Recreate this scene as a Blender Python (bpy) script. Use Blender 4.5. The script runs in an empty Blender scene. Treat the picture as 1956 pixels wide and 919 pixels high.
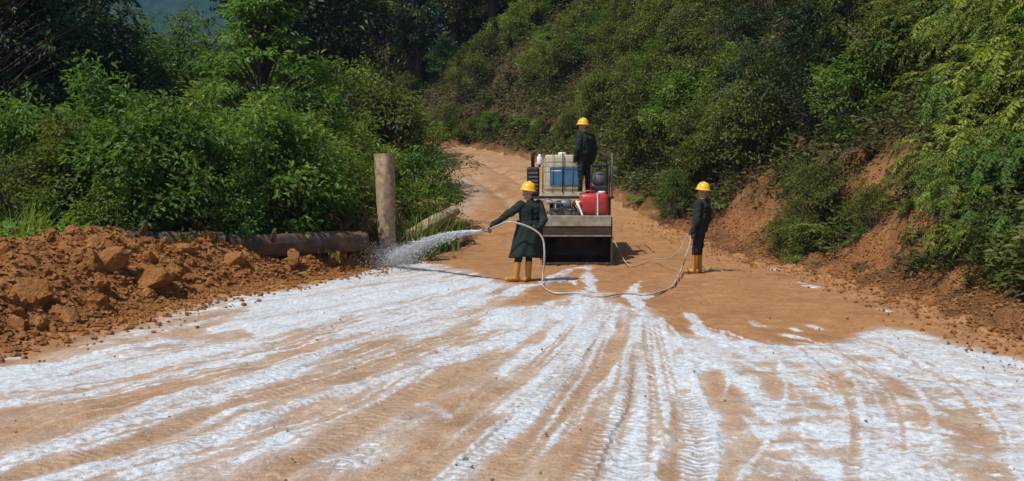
import bpy, bmesh, math, random
import numpy as np
from mathutils import Vector, Matrix, Quaternion

SC = bpy.context.scene
COL = SC.collection
random.seed(7)
RNG = np.random.default_rng(11)

# ------------------------------------------------------------------ camera, sky, sun, exposure
F_PX, W_PX, H_PX, CAM_H, HORIZON = 1694.0, 1956.0, 919.0, 1.6, 366.0
PITCH = math.atan((H_PX / 2 - HORIZON) / F_PX)
cam_d = bpy.data.cameras.new('camera')
cam_d.sensor_width = 36.0
cam_d.lens = 36.0 * F_PX / W_PX
cam_d.clip_start, cam_d.clip_end = 0.1, 4000
cam = bpy.data.objects.new('camera', cam_d)
COL.objects.link(cam)
cam.location = (0, 0, CAM_H)
cam.rotation_euler = (math.pi / 2 - PITCH, 0, 0)
SC.camera = cam

SUN_EL, SUN_AZ = math.radians(58), math.atan2(-0.72, -0.58)      # azimuth measured from +Y towards +X
world = bpy.data.worlds.new('World')
SC.world = world
world.use_nodes = True
wn = world.node_tree.nodes
sky = wn.new('ShaderNodeTexSky')
sky.sky_type = 'NISHITA'
sky.sun_disc = False
sky.sun_elevation = SUN_EL
sky.sun_rotation = SUN_AZ
world.node_tree.links.new(sky.outputs[0], wn['Background'].inputs[0])
wn['Background'].inputs[1].default_value = 0.095
sd = bpy.data.lights.new('sun', 'SUN')
sd.energy = 3.6
sd.angle = math.radians(0.6)
sd.color = (1.0, 0.95, 0.86)
sun = bpy.data.objects.new('sun', sd)
COL.objects.link(sun)
to_sun = Vector((math.sin(SUN_AZ) * math.cos(SUN_EL), math.cos(SUN_AZ) * math.cos(SUN_EL), math.sin(SUN_EL)))
sun.rotation_euler = to_sun.to_track_quat('Z', 'Y').to_euler()
sun.location = to_sun * 60
SC.view_settings.view_transform = 'Standard'
SC.view_settings.look = 'None'
SC.view_settings.exposure = 0.28
SC.view_settings.gamma = 1.0
SC.view_settings.use_curve_mapping = False


# ------------------------------------------------------------------ helpers
def ray(px, py):
    u, v = (px - W_PX / 2) / F_PX, (H_PX / 2 - py) / F_PX
    c, s = math.cos(PITCH), math.sin(PITCH)
    return np.array([u, c + v * s, v * c - s])


def at(px, py, d):
    """point seen at a pixel of the photograph, d metres ahead"""
    r = ray(px, py)
    r = r * (d / r[1])
    return Vector((r[0], r[1], CAM_H + r[2]))


def on_flat(px, py, z=0.0):
    r = ray(px, py)
    k = (z - CAM_H) / r[2]
    return (r[0] * k, r[1] * k)


def hash2(ix, iy, seed):
    n = (ix.astype(np.int64) * 374761393 + iy.astype(np.int64) * 668265263 + seed * 1442695041) & 0x7fffffff
    n = ((n ^ (n >> 13)) * 1274126177) & 0x7fffffff
    n = n ^ (n >> 16)
    return (n & 0xffff) / 65535.0


def vnoise(x, y, seed=0):
    x = np.asarray(x, float); y = np.asarray(y, float)
    ix, iy = np.floor(x), np.floor(y)
    fx, fy = x - ix, y - iy
    fx = fx * fx * (3 - 2 * fx); fy = fy * fy * (3 - 2 * fy)
    a, b = hash2(ix, iy, seed), hash2(ix + 1, iy, seed)
    c, d = hash2(ix, iy + 1, seed), hash2(ix + 1, iy + 1, seed)
    return (a * (1 - fx) + b * fx) * (1 - fy) + (c * (1 - fx) + d * fx) * fy


def fbm(x, y, octaves=4, seed=0, gain=0.5):
    s, a, t = 0, 1.0, 0
    for o in range(octaves):
        s = s + a * vnoise(x * 2 ** o + 17.3 * o, y * 2 ** o - 9.1 * o, seed + o)
        t += a; a *= gain
    return s / t


def sstep(a, b, x):
    t = np.clip((x - a) / (b - a), 0, 1)
    return t * t * (3 - 2 * t)


def mesh_np(name, V, Fc, mats=(), smooth=False, attrs=None):
    """V (n,3), Fc (m,3) or (m,4) -> mesh, quickly"""
    V = np.asarray(V, np.float32); Fc = np.asarray(Fc, np.int32)
    m, k = Fc.shape
    me = bpy.data.meshes.new(name)
    me.vertices.add(len(V)); me.vertices.foreach_set('co', V.ravel())
    me.loops.add(m * k); me.loops.foreach_set('vertex_index', Fc.ravel())
    me.polygons.add(m)
    me.polygons.foreach_set('loop_start', np.arange(0, m * k, k, dtype=np.int32))
    me.polygons.foreach_set('use_smooth', np.full(m, smooth))
    me.update(calc_edges=True)
    for mt in mats: me.materials.append(mt)
    for an, av in (attrs or {}).items():
        a = me.attributes.new(an, 'FLOAT', 'POINT')
        a.data.foreach_set('value', np.asarray(av, np.float32))
    return me


def link(name, data, parent=None):
    o = bpy.data.objects.new(name, data)
    COL.objects.link(o)
    if parent is not None: o.parent = parent
    return o


def tag(o, label=None, cat=None, group=None, kind=None):
    if label: o['label'] = label
    if cat: o['category'] = cat
    if group: o['group'] = group
    if kind: o['kind'] = kind
    return o


def empty(name, loc=(0, 0, 0), rz=0.0):
    o = bpy.data.objects.new(name, None)
    COL.objects.link(o)
    o.empty_display_size = 0.2
    o.location = loc; o.rotation_euler = (0, 0, rz)
    return o


class MB:
    """collects shapes into one mesh"""
    def __init__(self): self.v, self.f, self.s = [], [], []

    def add(self, vs, fs, smooth=False):
        o = len(self.v)
        self.v += [tuple(p) for p in vs]
        self.f += [[i + o for i in f] for f in fs]
        self.s += [smooth] * len(fs)
        return self

    def box(self, x0, x1, y0, y1, z0, z1, bev=0.0, M=None):
        bm = bmesh.new()
        bmesh.ops.create_cube(bm, size=1)
        for v in bm.verts:
            v.co = Vector(((x0 + x1) / 2 + v.co.x * (x1 - x0), (y0 + y1) / 2 + v.co.y * (y1 - y0), (z0 + z1) / 2 + v.co.z * (z1 - z0)))
        if bev > 0:
            bmesh.ops.bevel(bm, geom=bm.edges[:], offset=bev, segments=2, affect='EDGES', profile=0.5)
        if M is not None: bmesh.ops.transform(bm, matrix=M, verts=bm.verts)
        bm.verts.index_update()
        self.add([v.co for v in bm.verts], [[v.index for v in f.verts] for f in bm.faces])
        bm.free()
        return self

    def tube(self, pts, r, n=8, caps=True):
        pts = [Vector(p) for p in pts]
        rs = r if isinstance(r, (list, tuple)) else [r] * len(pts)
        prev = None; rings = []
        for i, p in enumerate(pts):
            t = (pts[min(i + 1, len(pts) - 1)] - pts[max(i - 1, 0)])
            t = t.normalized() if t.length > 1e-9 else Vector((0, 0, 1))
            if prev is None:
                a = Vector((0, 0, 1)) if abs(t.z) < 0.9 else Vector((1, 0, 0))
                u = t.cross(a).normalized()
            else:
                u = (prev - t * prev.dot(t))
                u = u.normalized() if u.length > 1e-6 else prev
            prev = u; w = t.cross(u)
            rings.append([p + (u * math.cos(2 * math.pi * k / n) + w * math.sin(2 * math.pi * k / n)) * rs[i] for k in range(n)])
        vs = [q for rg in rings for q in rg]
        fs = [[i * n + k, i * n + (k + 1) % n, (i + 1) * n + (k + 1) % n, (i + 1) * n + k] for i in range(len(pts) - 1) for k in range(n)]
        if caps: fs += [list(range(n - 1, -1, -1)), [(len(pts) - 1) * n + k for k in range(n)]]
        return self.add(vs, fs, True)

    def lathe(self, prof, n=20, axis='Z', c=(0, 0, 0), sx=1.0, sy=1.0):
        vs, fs = [], []
        for (r, h) in prof:
            for k in range(n):
                a = 2 * math.pi * k / n
                x, y = r * math.cos(a) * sx, r * math.sin(a) * sy
                if axis == 'Z': p = (x, y, h)
                elif axis == 'X': p = (h, x, y)
                else: p = (x, h, y)
                vs.append((p[0] + c[0], p[1] + c[1], p[2] + c[2]))
        for i in range(len(prof) - 1):
            for k in range(n):
                fs.append([i * n + k, i * n + (k + 1) % n, (i + 1) * n + (k + 1) % n, (i + 1) * n + k])
        return self.add(vs, fs, True)

    def prism(self, poly, x0, x1):
        """profile in (y, z), extruded along x"""
        n = len(poly)
        vs = [(x0, y, z) for y, z in poly] + [(x1, y, z) for y, z in poly]
        fs = [list(range(n)), list(range(2 * n - 1, n - 1, -1))] + [[i, (i + 1) % n + 0, (i + 1) % n + n, i + n][::-1] for i in range(n)]
        return self.add(vs, fs)

    def mesh(self, name, mat):
        me = bpy.data.meshes.new(name)
        me.from_pydata(self.v, [], self.f)
        me.polygons.foreach_set('use_smooth', self.s)
        me.materials.append(mat)
        bm = bmesh.new(); bm.from_mesh(me)
        bmesh.ops.recalc_face_normals(bm, faces=bm.faces)
        bm.to_mesh(me); bm.free()
        return me

    def build(self, name, mat, parent=None):
        return link(name, self.mesh(name, mat), parent)


# ------------------------------------------------------------------ materials
def new_mat(name):
    m = bpy.data.materials.new(name)
    m.use_nodes = True
    nt = m.node_tree
    return m, nt, nt.nodes, nt.links, nt.nodes['Principled BSDF']


def N(nt, t, **kw):
    n = nt.nodes.new(t)
    for k, v in kw.items():
        if k.startswith('i_'): n.inputs[int(k[2:])].default_value = v
        else: setattr(n, k, v)
    return n


def noise(nt, vec, scale, detail=4, rough=0.55):
    n = nt.nodes.new('ShaderNodeTexNoise')
    n.inputs['Scale'].default_value = scale
    n.inputs['Detail'].default_value = detail
    n.inputs['Roughness'].default_value = rough
    if vec is not None: nt.links.new(vec, n.inputs['Vector'])
    return n.outputs[0]


def ramp(nt, fac, stops):
    r = nt.nodes.new('ShaderNodeValToRGB')
    e = r.color_ramp.elements
    while len(e) < len(stops): e.new(0.5)
    for i, (p, c) in enumerate(stops):
        e[i].position = p
        e[i].color = (*c, 1) if len(c) == 3 else c
    nt.links.new(fac, r.inputs[0])
    return r.outputs[0]


def math_n(nt, op, a, b=0.0, c=None, clamp=False):
    n = nt.nodes.new('ShaderNodeMath')
    n.operation = op; n.use_clamp = clamp
    for i, x in enumerate((a, b, c)):
        if x is None: continue
        if isinstance(x, (int, float)): n.inputs[i].default_value = x
        else: nt.links.new(x, n.inputs[i])
    return n.outputs[0]


def mix(nt, fac, a, b, blend='MIX'):
    n = nt.nodes.new('ShaderNodeMix')
    n.data_type = 'RGBA'; n.blend_type = blend
    for i, x in ((0, fac), (6, a), (7, b)):
        if isinstance(x, (int, float)): n.inputs[i].default_value = x
        elif isinstance(x, tuple): n.inputs[i].default_value = (*x, 1) if len(x) == 3 else x
        else: nt.links.new(x, n.inputs[i])
    return n.outputs[2]


def bump(nt, bs, h, strength, dist):
    b = nt.nodes.new('ShaderNodeBump')
    b.inputs['Strength'].default_value = strength
    b.inputs['Distance'].default_value = dist
    nt.links.new(h, b.inputs['Height'])
    nt.links.new(b.outputs[0], bs.inputs['Normal'])


def simple(name, col, rough=0.6, metal=0.0, var=0.25, scale=8.0, dirt=None, dirt_amt=0.5):
    """painted / plastic / metal surface with uneven tone and some dirt"""
    m, nt, nd, lk, bs = new_mat(name)
    tc = nd.new('ShaderNodeTexCoord')
    n1 = noise(nt, tc.outputs['Object'], scale, 5)
    dark = tuple(c * (1 - var) for c in col); light = tuple(min(1, c * (1 + var * 0.6)) for c in col)
    c = ramp(nt, n1, [(0.3, dark), (0.7, light)])
    if dirt:
        n2 = noise(nt, tc.outputs['Object'], scale * 0.6, 7, 0.7)
        f = ramp(nt, n2, [(0.62 - 0.25 * dirt_amt, (0, 0, 0)), (0.75, (dirt_amt, dirt_amt, dirt_amt))])
        c = mix(nt, f, c, dirt)
    lk.new(c, bs.inputs['Base Color'])
    bs.inputs['Roughness'].default_value = rough
    bs.inputs['Metallic'].default_value = metal
    bump(nt, bs, noise(nt, tc.outputs['Object'], scale * 6, 3), 0.15, 0.01)
    return m


SOIL_D, SOIL_M, SOIL_L = (0.150, 0.066, 0.025), (0.335, 0.158, 0.062), (0.455, 0.255, 0.120)


def road_material():
    m, nt, nd, lk, bs = new_mat('limed dirt')
    pos = nd.new('ShaderNodeNewGeometry').outputs['Position']
    at_ = nd.new('ShaderNodeAttribute'); at_.attribute_name = 'lime'
    tn = nd.new('ShaderNodeAttribute'); tn.attribute_name = 'tone'
    lime, tone = at_.outputs['Fac'], tn.outputs['Fac']
    big = noise(nt, pos, 0.55, 4)
    mid = noise(nt, pos, 3.2, 7, 0.62)
    fine = noise(nt, pos, 19, 6, 0.65)
    grit = noise(nt, pos, 70, 3, 0.6)
    soil_f = math_n(nt, 'ADD', math_n(nt, 'MULTIPLY', mid, 0.55), math_n(nt, 'MULTIPLY', fine, 0.45))
    soil = ramp(nt, soil_f, [(0.30, (0.235, 0.108, 0.041)), (0.46, (0.350, 0.170, 0.066)), (0.58, (0.420, 0.225, 0.098)), (0.72, (0.500, 0.310, 0.165))])
    pale = ramp(nt, soil_f, [(0.30, (0.290, 0.180, 0.100)), (0.5, (0.420, 0.285, 0.175)), (0.70, (0.560, 0.430, 0.310))])
    soil = mix(nt, tone, soil, pale)
    soil = mix(nt, ramp(nt, big, [(0.35, (0.0, 0, 0)), (0.65, (0.35, 0.35, 0.35))]), soil, (0.400, 0.185, 0.066))
    ph = nd.new('ShaderNodeAttribute'); ph.attribute_name = 'tread_phase'
    tw = nd.new('ShaderNodeAttribute'); tw.attribute_name = 'tread'
    lug = math_n(nt, 'SINE', math_n(nt, 'MULTIPLY', math_n(nt, 'MULTIPLY_ADD', ph.outputs['Fac'], 1.7, math_n(nt, 'MULTIPLY', fine, 0.9)), 6.2832))
    lug = math_n(nt, 'MULTIPLY', lug, math_n(nt, 'MULTIPLY', tw.outputs['Fac'], math_n(nt, 'MULTIPLY_ADD', mid, 2.2, -0.55, clamp=True)))
    soil = mix(nt, math_n(nt, 'MULTIPLY', math_n(nt, 'ADD', lug, 0.1, clamp=True), 0.55), soil, (0.17, 0.095, 0.05))
    damp = ramp(nt, noise(nt, pos, 1.1, 6, 0.7), [(0.50, (0, 0, 0)), (0.66, (0.6, 0.6, 0.6))])
    soil = mix(nt, damp, soil, (0.215, 0.105, 0.045))
    speckle = ramp(nt, noise(nt, pos, 46, 5, 0.75), [(0.56, (0, 0, 0)), (0.66, (0.8, 0.8, 0.8))])
    soil = mix(nt, math_n(nt, 'MULTIPLY', speckle, math_n(nt, 'MULTIPLY_ADD', tone, 0.7, 0.15)), soil, (0.62, 0.54, 0.45))
    dark_sp = ramp(nt, noise(nt, pos, 33, 5, 0.8), [(0.34, (0.75, 0.75, 0.75)), (0.44, (0, 0, 0))])
    soil = mix(nt, dark_sp, soil, (0.17, 0.085, 0.038))
    a = math_n(nt, 'MULTIPLY_ADD', math_n(nt, 'SUBTRACT', mid, 0.5), 0.8, lime)
    a = math_n(nt, 'MULTIPLY_ADD', lug, -0.42, a)
    a = math_n(nt, 'MULTIPLY_ADD', math_n(nt, 'SUBTRACT', fine, 0.5), 0.8, a)
    a = math_n(nt, 'MULTIPLY_ADD', math_n(nt, 'SUBTRACT', grit, 0.5), 0.55, a)
    hard = nd.new('ShaderNodeMapRange'); hard.interpolation_type = 'SMOOTHSTEP'
    hard.inputs[1].default_value = 0.44; hard.inputs[2].default_value = 0.86
    lk.new(a, hard.inputs[0])
    film = math_n(nt, 'MULTIPLY', math_n(nt, 'POWER', lime, 1.1), math_n(nt, 'MULTIPLY_ADD', mid, 0.8, 0.20), clamp=True)
    fac = math_n(nt, 'MAXIMUM', math_n(nt, 'MULTIPLY', hard.outputs[0], 0.93), film)
    white = ramp(nt, fine, [(0.32, (0.40, 0.435, 0.455)), (0.47, (0.55, 0.605, 0.655)), (0.62, (0.70, 0.76, 0.815))])
    pits = ramp(nt, noise(nt, pos, 27, 4, 0.7), [(0.36, (0.85, 0.85, 0.85)), (0.43, (0, 0, 0))])
    pits = math_n(nt, 'MULTIPLY', pits, math_n(nt, 'MULTIPLY_ADD', tw.outputs['Fac'], 0.5, 0.45, clamp=True))
    fac = math_n(nt, 'MULTIPLY', fac, math_n(nt, 'SUBTRACT', 1.0, pits))
    sk = nd.new('ShaderNodeAttribute'); sk.attribute_name = 'streak'
    thin = nd.new('ShaderNodeMapRange'); thin.inputs[1].default_value = 0.36; thin.inputs[2].default_value = 0.58; thin.inputs[3].default_value = 0.60
    lk.new(sk.outputs['Fac'], thin.inputs[0])
    fac = math_n(nt, 'MULTIPLY', fac, thin.outputs[0])
    lk.new(mix(nt, fac, soil, white), bs.inputs['Base Color'])
    lk.new(math_n(nt, 'MULTIPLY_ADD', fac, -0.22, 0.88), bs.inputs['Roughness'])
    bs.inputs['Roughness'].default_value = 0.88
    bs.inputs['Specular IOR Level'].default_value = 0.25
    hgt = math_n(nt, 'ADD', math_n(nt, 'MULTIPLY', fine, 0.7), math_n(nt, 'MULTIPLY', grit, 0.4))
    hgt = math_n(nt, 'MULTIPLY_ADD', lug, -0.35, hgt)
    bump(nt, bs, hgt, 0.65, 0.035)
    return m


def soil_material(name, stops, scale=2.5, bs_=1.0, dist=0.10):
    m, nt, nd, lk, bs = new_mat(name)
    pos = nd.new('ShaderNodeNewGeometry').outputs['Position']
    a = noise(nt, pos, scale, 8, 0.65)
    b = noise(nt, pos, scale * 7, 6, 0.7)
    g = noise(nt, pos, scale * 22, 4, 0.7)
    f = math_n(nt, 'ADD', math_n(nt, 'MULTIPLY', a, 0.42), math_n(nt, 'MULTIPLY', b, 0.34))
    f = math_n(nt, 'ADD', f, math_n(nt, 'MULTIPLY', g, 0.24))
    lk.new(ramp(nt, f, stops), bs.inputs['Base Color'])
    bs.inputs['Roughness'].default_value = 0.95
    bs.inputs['Specular IOR Level'].default_value = 0.1
    bump(nt, bs, math_n(nt, 'ADD', b, math_n(nt, 'MULTIPLY', a, 1.5)), bs_, dist)
    return m


def hillside_material():
    m, nt, nd, lk, bs = new_mat('bank soil')
    pos = nd.new('ShaderNodeNewGeometry').outputs['Position']
    br = nd.new('ShaderNodeAttribute'); br.attribute_name = 'tone'
    a = noise(nt, pos, 1.6, 8, 0.65)
    b = noise(nt, pos, 14, 6, 0.7)
    f = math_n(nt, 'ADD', math_n(nt, 'MULTIPLY', a, 0.55), math_n(nt, 'MULTIPLY', b, 0.45))
    bare = ramp(nt, f, [(0.30, (0.120, 0.050, 0.020)), (0.45, (0.270, 0.118, 0.046)), (0.58, (0.380, 0.178, 0.072)), (0.72, (0.46, 0.27, 0.145))])
    humus = ramp(nt, f, [(0.30, (0.035, 0.024, 0.014)), (0.52, (0.085, 0.055, 0.030)), (0.70, (0.150, 0.095, 0.050))])
    lk.new(mix(nt, br.outputs['Fac'], humus, bare), bs.inputs['Base Color'])
    bs.inputs['Roughness'].default_value = 0.95
    bs.inputs['Specular IOR Level'].default_value = 0.1
    bump(nt, bs, math_n(nt, 'ADD', b, math_n(nt, 'MULTIPLY', a, 1.5)), 0.9, 0.08)
    return m


def leaf_material(name, cols, trans=0.42):
    m, nt, nd, lk, bs = new_mat(name)
    va = nd.new('ShaderNodeAttribute'); va.attribute_name = 'var'
    oi = nd.new('ShaderNodeObjectInfo')
    f = math_n(nt, 'ADD', math_n(nt, 'MULTIPLY', va.outputs['Fac'], 0.72), math_n(nt, 'MULTIPLY', oi.outputs['Random'], 0.28))
    gp = nd.new('ShaderNodeNewGeometry').outputs['Position']
    f = math_n(nt, 'MULTIPLY_ADD', math_n(nt, 'SUBTRACT', noise(nt, gp, 1.4, 3), 0.5), 1.3, f, clamp=True)
    c = ramp(nt, f, [(i / (len(cols) - 1), k) for i, k in enumerate(cols)])
    dead = ramp(nt, noise(nt, gp, 1.9, 5, 0.65), [(0.56, (0, 0, 0)), (0.68, (0.55, 0.55, 0.55))])
    c = mix(nt, dead, c, (0.150, 0.105, 0.036))
    lk.new(c, bs.inputs['Base Color'])
    bs.inputs['Roughness'].default_value = 0.5
    bs.inputs['Specular IOR Level'].default_value = 0.22
    tr = nd.new('ShaderNodeBsdfTranslucent')
    lk.new(mix(nt, 1.0, c, (1.25, 1.35, 0.6), 'MULTIPLY'), tr.inputs['Color'])
    ms = nd.new('ShaderNodeMixShader'); ms.inputs[0].default_value = trans
    lk.new(bs.outputs[0], ms.inputs[1]); lk.new(tr.outputs[0], ms.inputs[2])
    lk.new(ms.outputs[0], nd['Material Output'].inputs['Surface'])
    return m


M = {}
M['road'] = road_material()
M['hill'] = hillside_material()
M['crumb'] = soil_material('pale crumb', [(0.35, (0.30, 0.19, 0.11)), (0.65, (0.55, 0.46, 0.36))], 3.0)
M['heap'] = soil_material('heap soil', [(0.34, (0.160, 0.058, 0.020)), (0.44, (0.380, 0.155, 0.048)), (0.53, (0.510, 0.235, 0.080)), (0.66, (0.62, 0.370, 0.180))], 3.0)
M['green'] = leaf_material('green leaf', [(0.047, 0.098, 0.021), (0.088, 0.170, 0.028), (0.135, 0.244, 0.038), (0.263, 0.350, 0.068)])
M['olive'] = leaf_material('olive leaf', [(0.053, 0.067, 0.017), (0.097, 0.128, 0.026), (0.158, 0.191, 0.038), (0.281, 0.271, 0.065)])
M['yellow'] = leaf_material('yellow green leaf', [(0.070, 0.117, 0.022), (0.133, 0.204, 0.031), (0.235, 0.305, 0.044), (0.375, 0.406, 0.070)])
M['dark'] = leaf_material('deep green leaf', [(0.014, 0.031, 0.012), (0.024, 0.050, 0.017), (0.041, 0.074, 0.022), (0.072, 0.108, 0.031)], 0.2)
M['dry'] = leaf_material('dry brown leaf', [(0.070, 0.040, 0.020), (0.130, 0.075, 0.036), (0.190, 0.120, 0.055), (0.270, 0.190, 0.095)], 0.2)
M['mixed'] = leaf_material('mixed undergrowth leaf', [(0.105, 0.050, 0.023), (0.062, 0.084, 0.020), (0.096, 0.126, 0.025), (0.193, 0.168, 0.043)], 0.25)
M['fern'] = leaf_material('bright fern', [(0.100, 0.150, 0.022), (0.200, 0.270, 0.034), (0.320, 0.380, 0.046), (0.450, 0.460, 0.080)], 0.45)
M['lime_leaf'] = leaf_material('light green leaf', [(0.054, 0.120, 0.020), (0.090, 0.190, 0.028), (0.144, 0.260, 0.040), (0.240, 0.340, 0.072)])
M['stem'] = simple('brown stem', (0.075, 0.050, 0.030), 0.9, var=0.4)
M['log'] = simple('weathered log', (0.075, 0.060, 0.050), 0.9, var=0.5, scale=5, dirt=(0.25, 0.11, 0.045), dirt_amt=0.8)
M['log_pale'] = simple('pale log', (0.400, 0.290, 0.175), 0.9, var=0.45, scale=9, dirt=(0.55, 0.5, 0.44), dirt_amt=0.4)
M['steel'] = simple('rusty bucket steel', (0.060, 0.036, 0.025), 0.7, 0.2, 0.45, 5, dirt=(0.13, 0.070, 0.035), dirt_amt=0.5)
M['beige'] = simple('worn beige steel', (0.31, 0.27, 0.19), 0.65, 0.0, 0.4, 6, dirt=(0.14, 0.085, 0.05), dirt_amt=0.9)
M['black'] = simple('black machine paint', (0.020, 0.020, 0.020), 0.5, 0.0, 0.4, 6, dirt=(0.10, 0.065, 0.040), dirt_amt=0.4)
M['grey'] = simple('grey metal', (0.16, 0.16, 0.165), 0.5, 0.4, 0.3, 7, dirt=(0.12, 0.075, 0.045), dirt_amt=0.5)
M['rubber'] = simple('dusty tyre rubber', (0.026, 0.025, 0.024), 0.85, 0.0, 0.3, 9, dirt=(0.22, 0.12, 0.06), dirt_amt=0.6)
M['cream'] = simple('cream tank plastic', (0.62, 0.56, 0.38), 0.45, 0.0, 0.12, 4, dirt=(0.30, 0.20, 0.10), dirt_amt=0.7)
M['blue'] = simple('blue tank panel', (0.045, 0.150, 0.270), 0.45, 0.0, 0.22, 4, dirt=(0.20, 0.24, 0.26), dirt_amt=0.25)
M['bluegrey'] = simple('blue grey hose', (0.16, 0.20, 0.28), 0.5)
M['red'] = simple('red plastic', (0.480, 0.032, 0.030), 0.4, 0.0, 0.2, 5, dirt=(0.30, 0.13, 0.08), dirt_amt=0.7)
M['white'] = simple('white plastic', (0.72, 0.72, 0.70), 0.5, 0.0, 0.1, 6, dirt=(0.5, 0.4, 0.28), dirt_amt=0.3)
M['hose'] = simple('pale hose', (0.50, 0.47, 0.42), 0.6, 0.0, 0.3, 3, dirt=(0.28, 0.17, 0.09), dirt_amt=0.9)
M['helmet'] = simple('yellow helmet', (0.780, 0.450, 0.022), 0.32, 0.0, 0.08, 9)
M['jacket'] = simple('dark green work cloth', (0.008, 0.018, 0.014), 0.9, 0.0, 0.35, 12)
M['trouser'] = simple('black work cloth', (0.014, 0.015, 0.017), 0.9, 0.0, 0.35, 12)
M['skin'] = simple('brown skin', (0.430, 0.235, 0.140), 0.55, 0.0, 0.1, 15)
M['glove'] = simple('dark glove', (0.020, 0.030, 0.032), 0.8, 0.0, 0.2, 15)
M['boot'] = simple('orange rubber boot', (0.52, 0.235, 0.045), 0.5, 0.0, 0.15, 8, dirt=(0.32, 0.17, 0.08), dirt_amt=0.6)
M['sole'] = simple('dark boot sole', (0.05, 0.035, 0.025), 0.8)
M['eye'] = simple('eye', (0.05, 0.04, 0.035), 0.3)


def water_material():
    m, nt, nd, lk, bs = new_mat('milky spray')
    bs.inputs['Base Color'].default_value = (0.80, 0.84, 0.87, 1)
    bs.inputs['Roughness'].default_value = 0.25
    bs.inputs['Transmission Weight'].default_value = 0.25
    bs.inputs['IOR'].default_value = 1.2
    return m


M['spray'] = water_material()

# ------------------------------------------------------------------ terrain
TOE = np.array([(7.5, -30), (5.6, -8), (5.5, 4), (5.62, 9), (5.9, 12), (6.1, 15), (6.0, 18), (5.5, 22), (4.6, 26), (3.6, 29.5), (2.6, 34), (1.2, 41), (-0.8, 45.5),
                (-4.2, 50), (-9, 58), (-14, 75), (-22, 110), (-34, 200)], float)          # foot of the cut bank, right of the road
LEFT = np.array([(-7.5, -30), (-6.6, 0), (-5.9, 6), (-5.3, 9.2), (-4.9, 12.7), (-4.2, 15.3), (-3.0, 18.6), (-2.2, 21.5), (-1.8, 25), (-2.2, 30),
                 (-3.6, 36), (-6.0, 43), (-10, 52), (-18, 66), (-34, 110), (-60, 200)], float)  # left edge of the road
ZR = np.array([(-30, 0), (17.5, 0), (21, 0.05), (23, 0.2), (25, 0.5), (28, 1.0), (34, 1.92), (43, 3.27), (49, 4.1), (60, 5.4), (110, 9), (200, 12)])
BANK = np.array([(0, 0), (0.4, 0.14), (0.9, 0.62), (2, 2.1), (4, 4.7), (7, 7.6), (15, 13.5), (30, 22), (60, 34), (120, 46), (300, 50)])


def poly_dist(X, Y, P):
    """distance to a polyline and the side of it (right +)"""
    best = np.full(X.shape, 1e9); side = np.ones(X.shape)
    for (x0, y0), (x1, y1) in zip(P[:-1], P[1:]):
        dx, dy = x1 - x0, y1 - y0
        L2 = dx * dx + dy * dy
        t = np.clip(((X - x0) * dx + (Y - y0) * dy) / L2, 0, 1)
        d = np.hypot(X - x0 - t * dx, Y - y0 - t * dy)
        s = np.sign((X - x0) * dy - (Y - y0) * dx)
        up = d < best - 1e-9
        best = np.where(up, d, best); side = np.where(up, np.where(s == 0, 1, s), side)
    return best * side


def smooth_interp(v, T):
    w = 0.8
    return sum(np.interp(v + o * w, T[:, 0], T[:, 1]) for o in (-1, -0.5, 0, 0.5, 1)) / 5


def terrain(X, Y):
    X = np.asarray(X, float); Y = np.asarray(Y, float)
    dr = poly_dist(X, Y, TOE)
    dl = -poly_dist(X, Y, LEFT)
    z = smooth_interp(Y, ZR)
    wob = (fbm(X * 0.35, Y * 0.35, 3, 3) - 0.5) * 1.4 * sstep(0.5, 6, np.abs(dr))
    dr2 = dr + wob * (dr > 0)
    z = z + np.where(dr > 0, np.interp(np.maximum(dr2, 0), BANK[:, 0], BANK[:, 1]), 0)
    z = z + sstep(0, 0.9, dr) * (fbm(X * 1.1, Y * 1.1, 4, 21) - 0.5) * 0.55
    z = z + sstep(-0.9, 0.2, dr) * sstep(2.2, 0.7, dr) * (fbm(X * 3.5, Y * 3.5, 4, 31, 0.6) - 0.38) * 0.36
    # the level ground behind the heap lies a little higher than the road, the far verge follows the road
    z = z + np.where(dl > 0, 0.50 * sstep(0.3, 2.2, dl) + 0.03 * np.maximum(dl - 3, 0), 0)
    z = z + sstep(0.2, 1.5, dl) * (fbm(X * 0.9, Y * 0.9, 3, 41) - 0.5) * 0.3
    z = z + (fbm(X * 0.8, Y * 0.8, 3, 51) - 0.5) * 0.09 + (fbm(X * 3, Y * 3, 3, 61) - 0.5) * 0.03
    return z, dr, dl


def zt(x, y):
    return float(terrain(np.array([x]), np.array([y]))[0][0])


def cat_rom(P, n=8):
    P = [np.array(p, float) for p in P]
    P = [2 * P[0] - P[1]] + P + [2 * P[-1] - P[-2]]
    out = []
    for i in range(1, len(P) - 2):
        for k in range(n):
            t = k / n
            out.append(0.5 * (2 * P[i] + (P[i + 1] - P[i - 1]) * t + (2 * P[i - 1] - 5 * P[i] + 4 * P[i + 1] - P[i + 2]) * t * t + (3 * P[i] - P[i - 1] - 3 * P[i + 1] + P[i + 2]) * t ** 3))
    out.append(P[-2])
    return np.array(out)


def grid_axis(parts):
    out = []
    for a, b, s0, s1 in parts:
        v = a
        while v < b - 1e-6:
            out.append(v)
            t = (v - a) / (b - a)
            v += s0 + (s1 - s0) * t
    out.append(parts[-1][1])
    return np.array(out)


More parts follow.
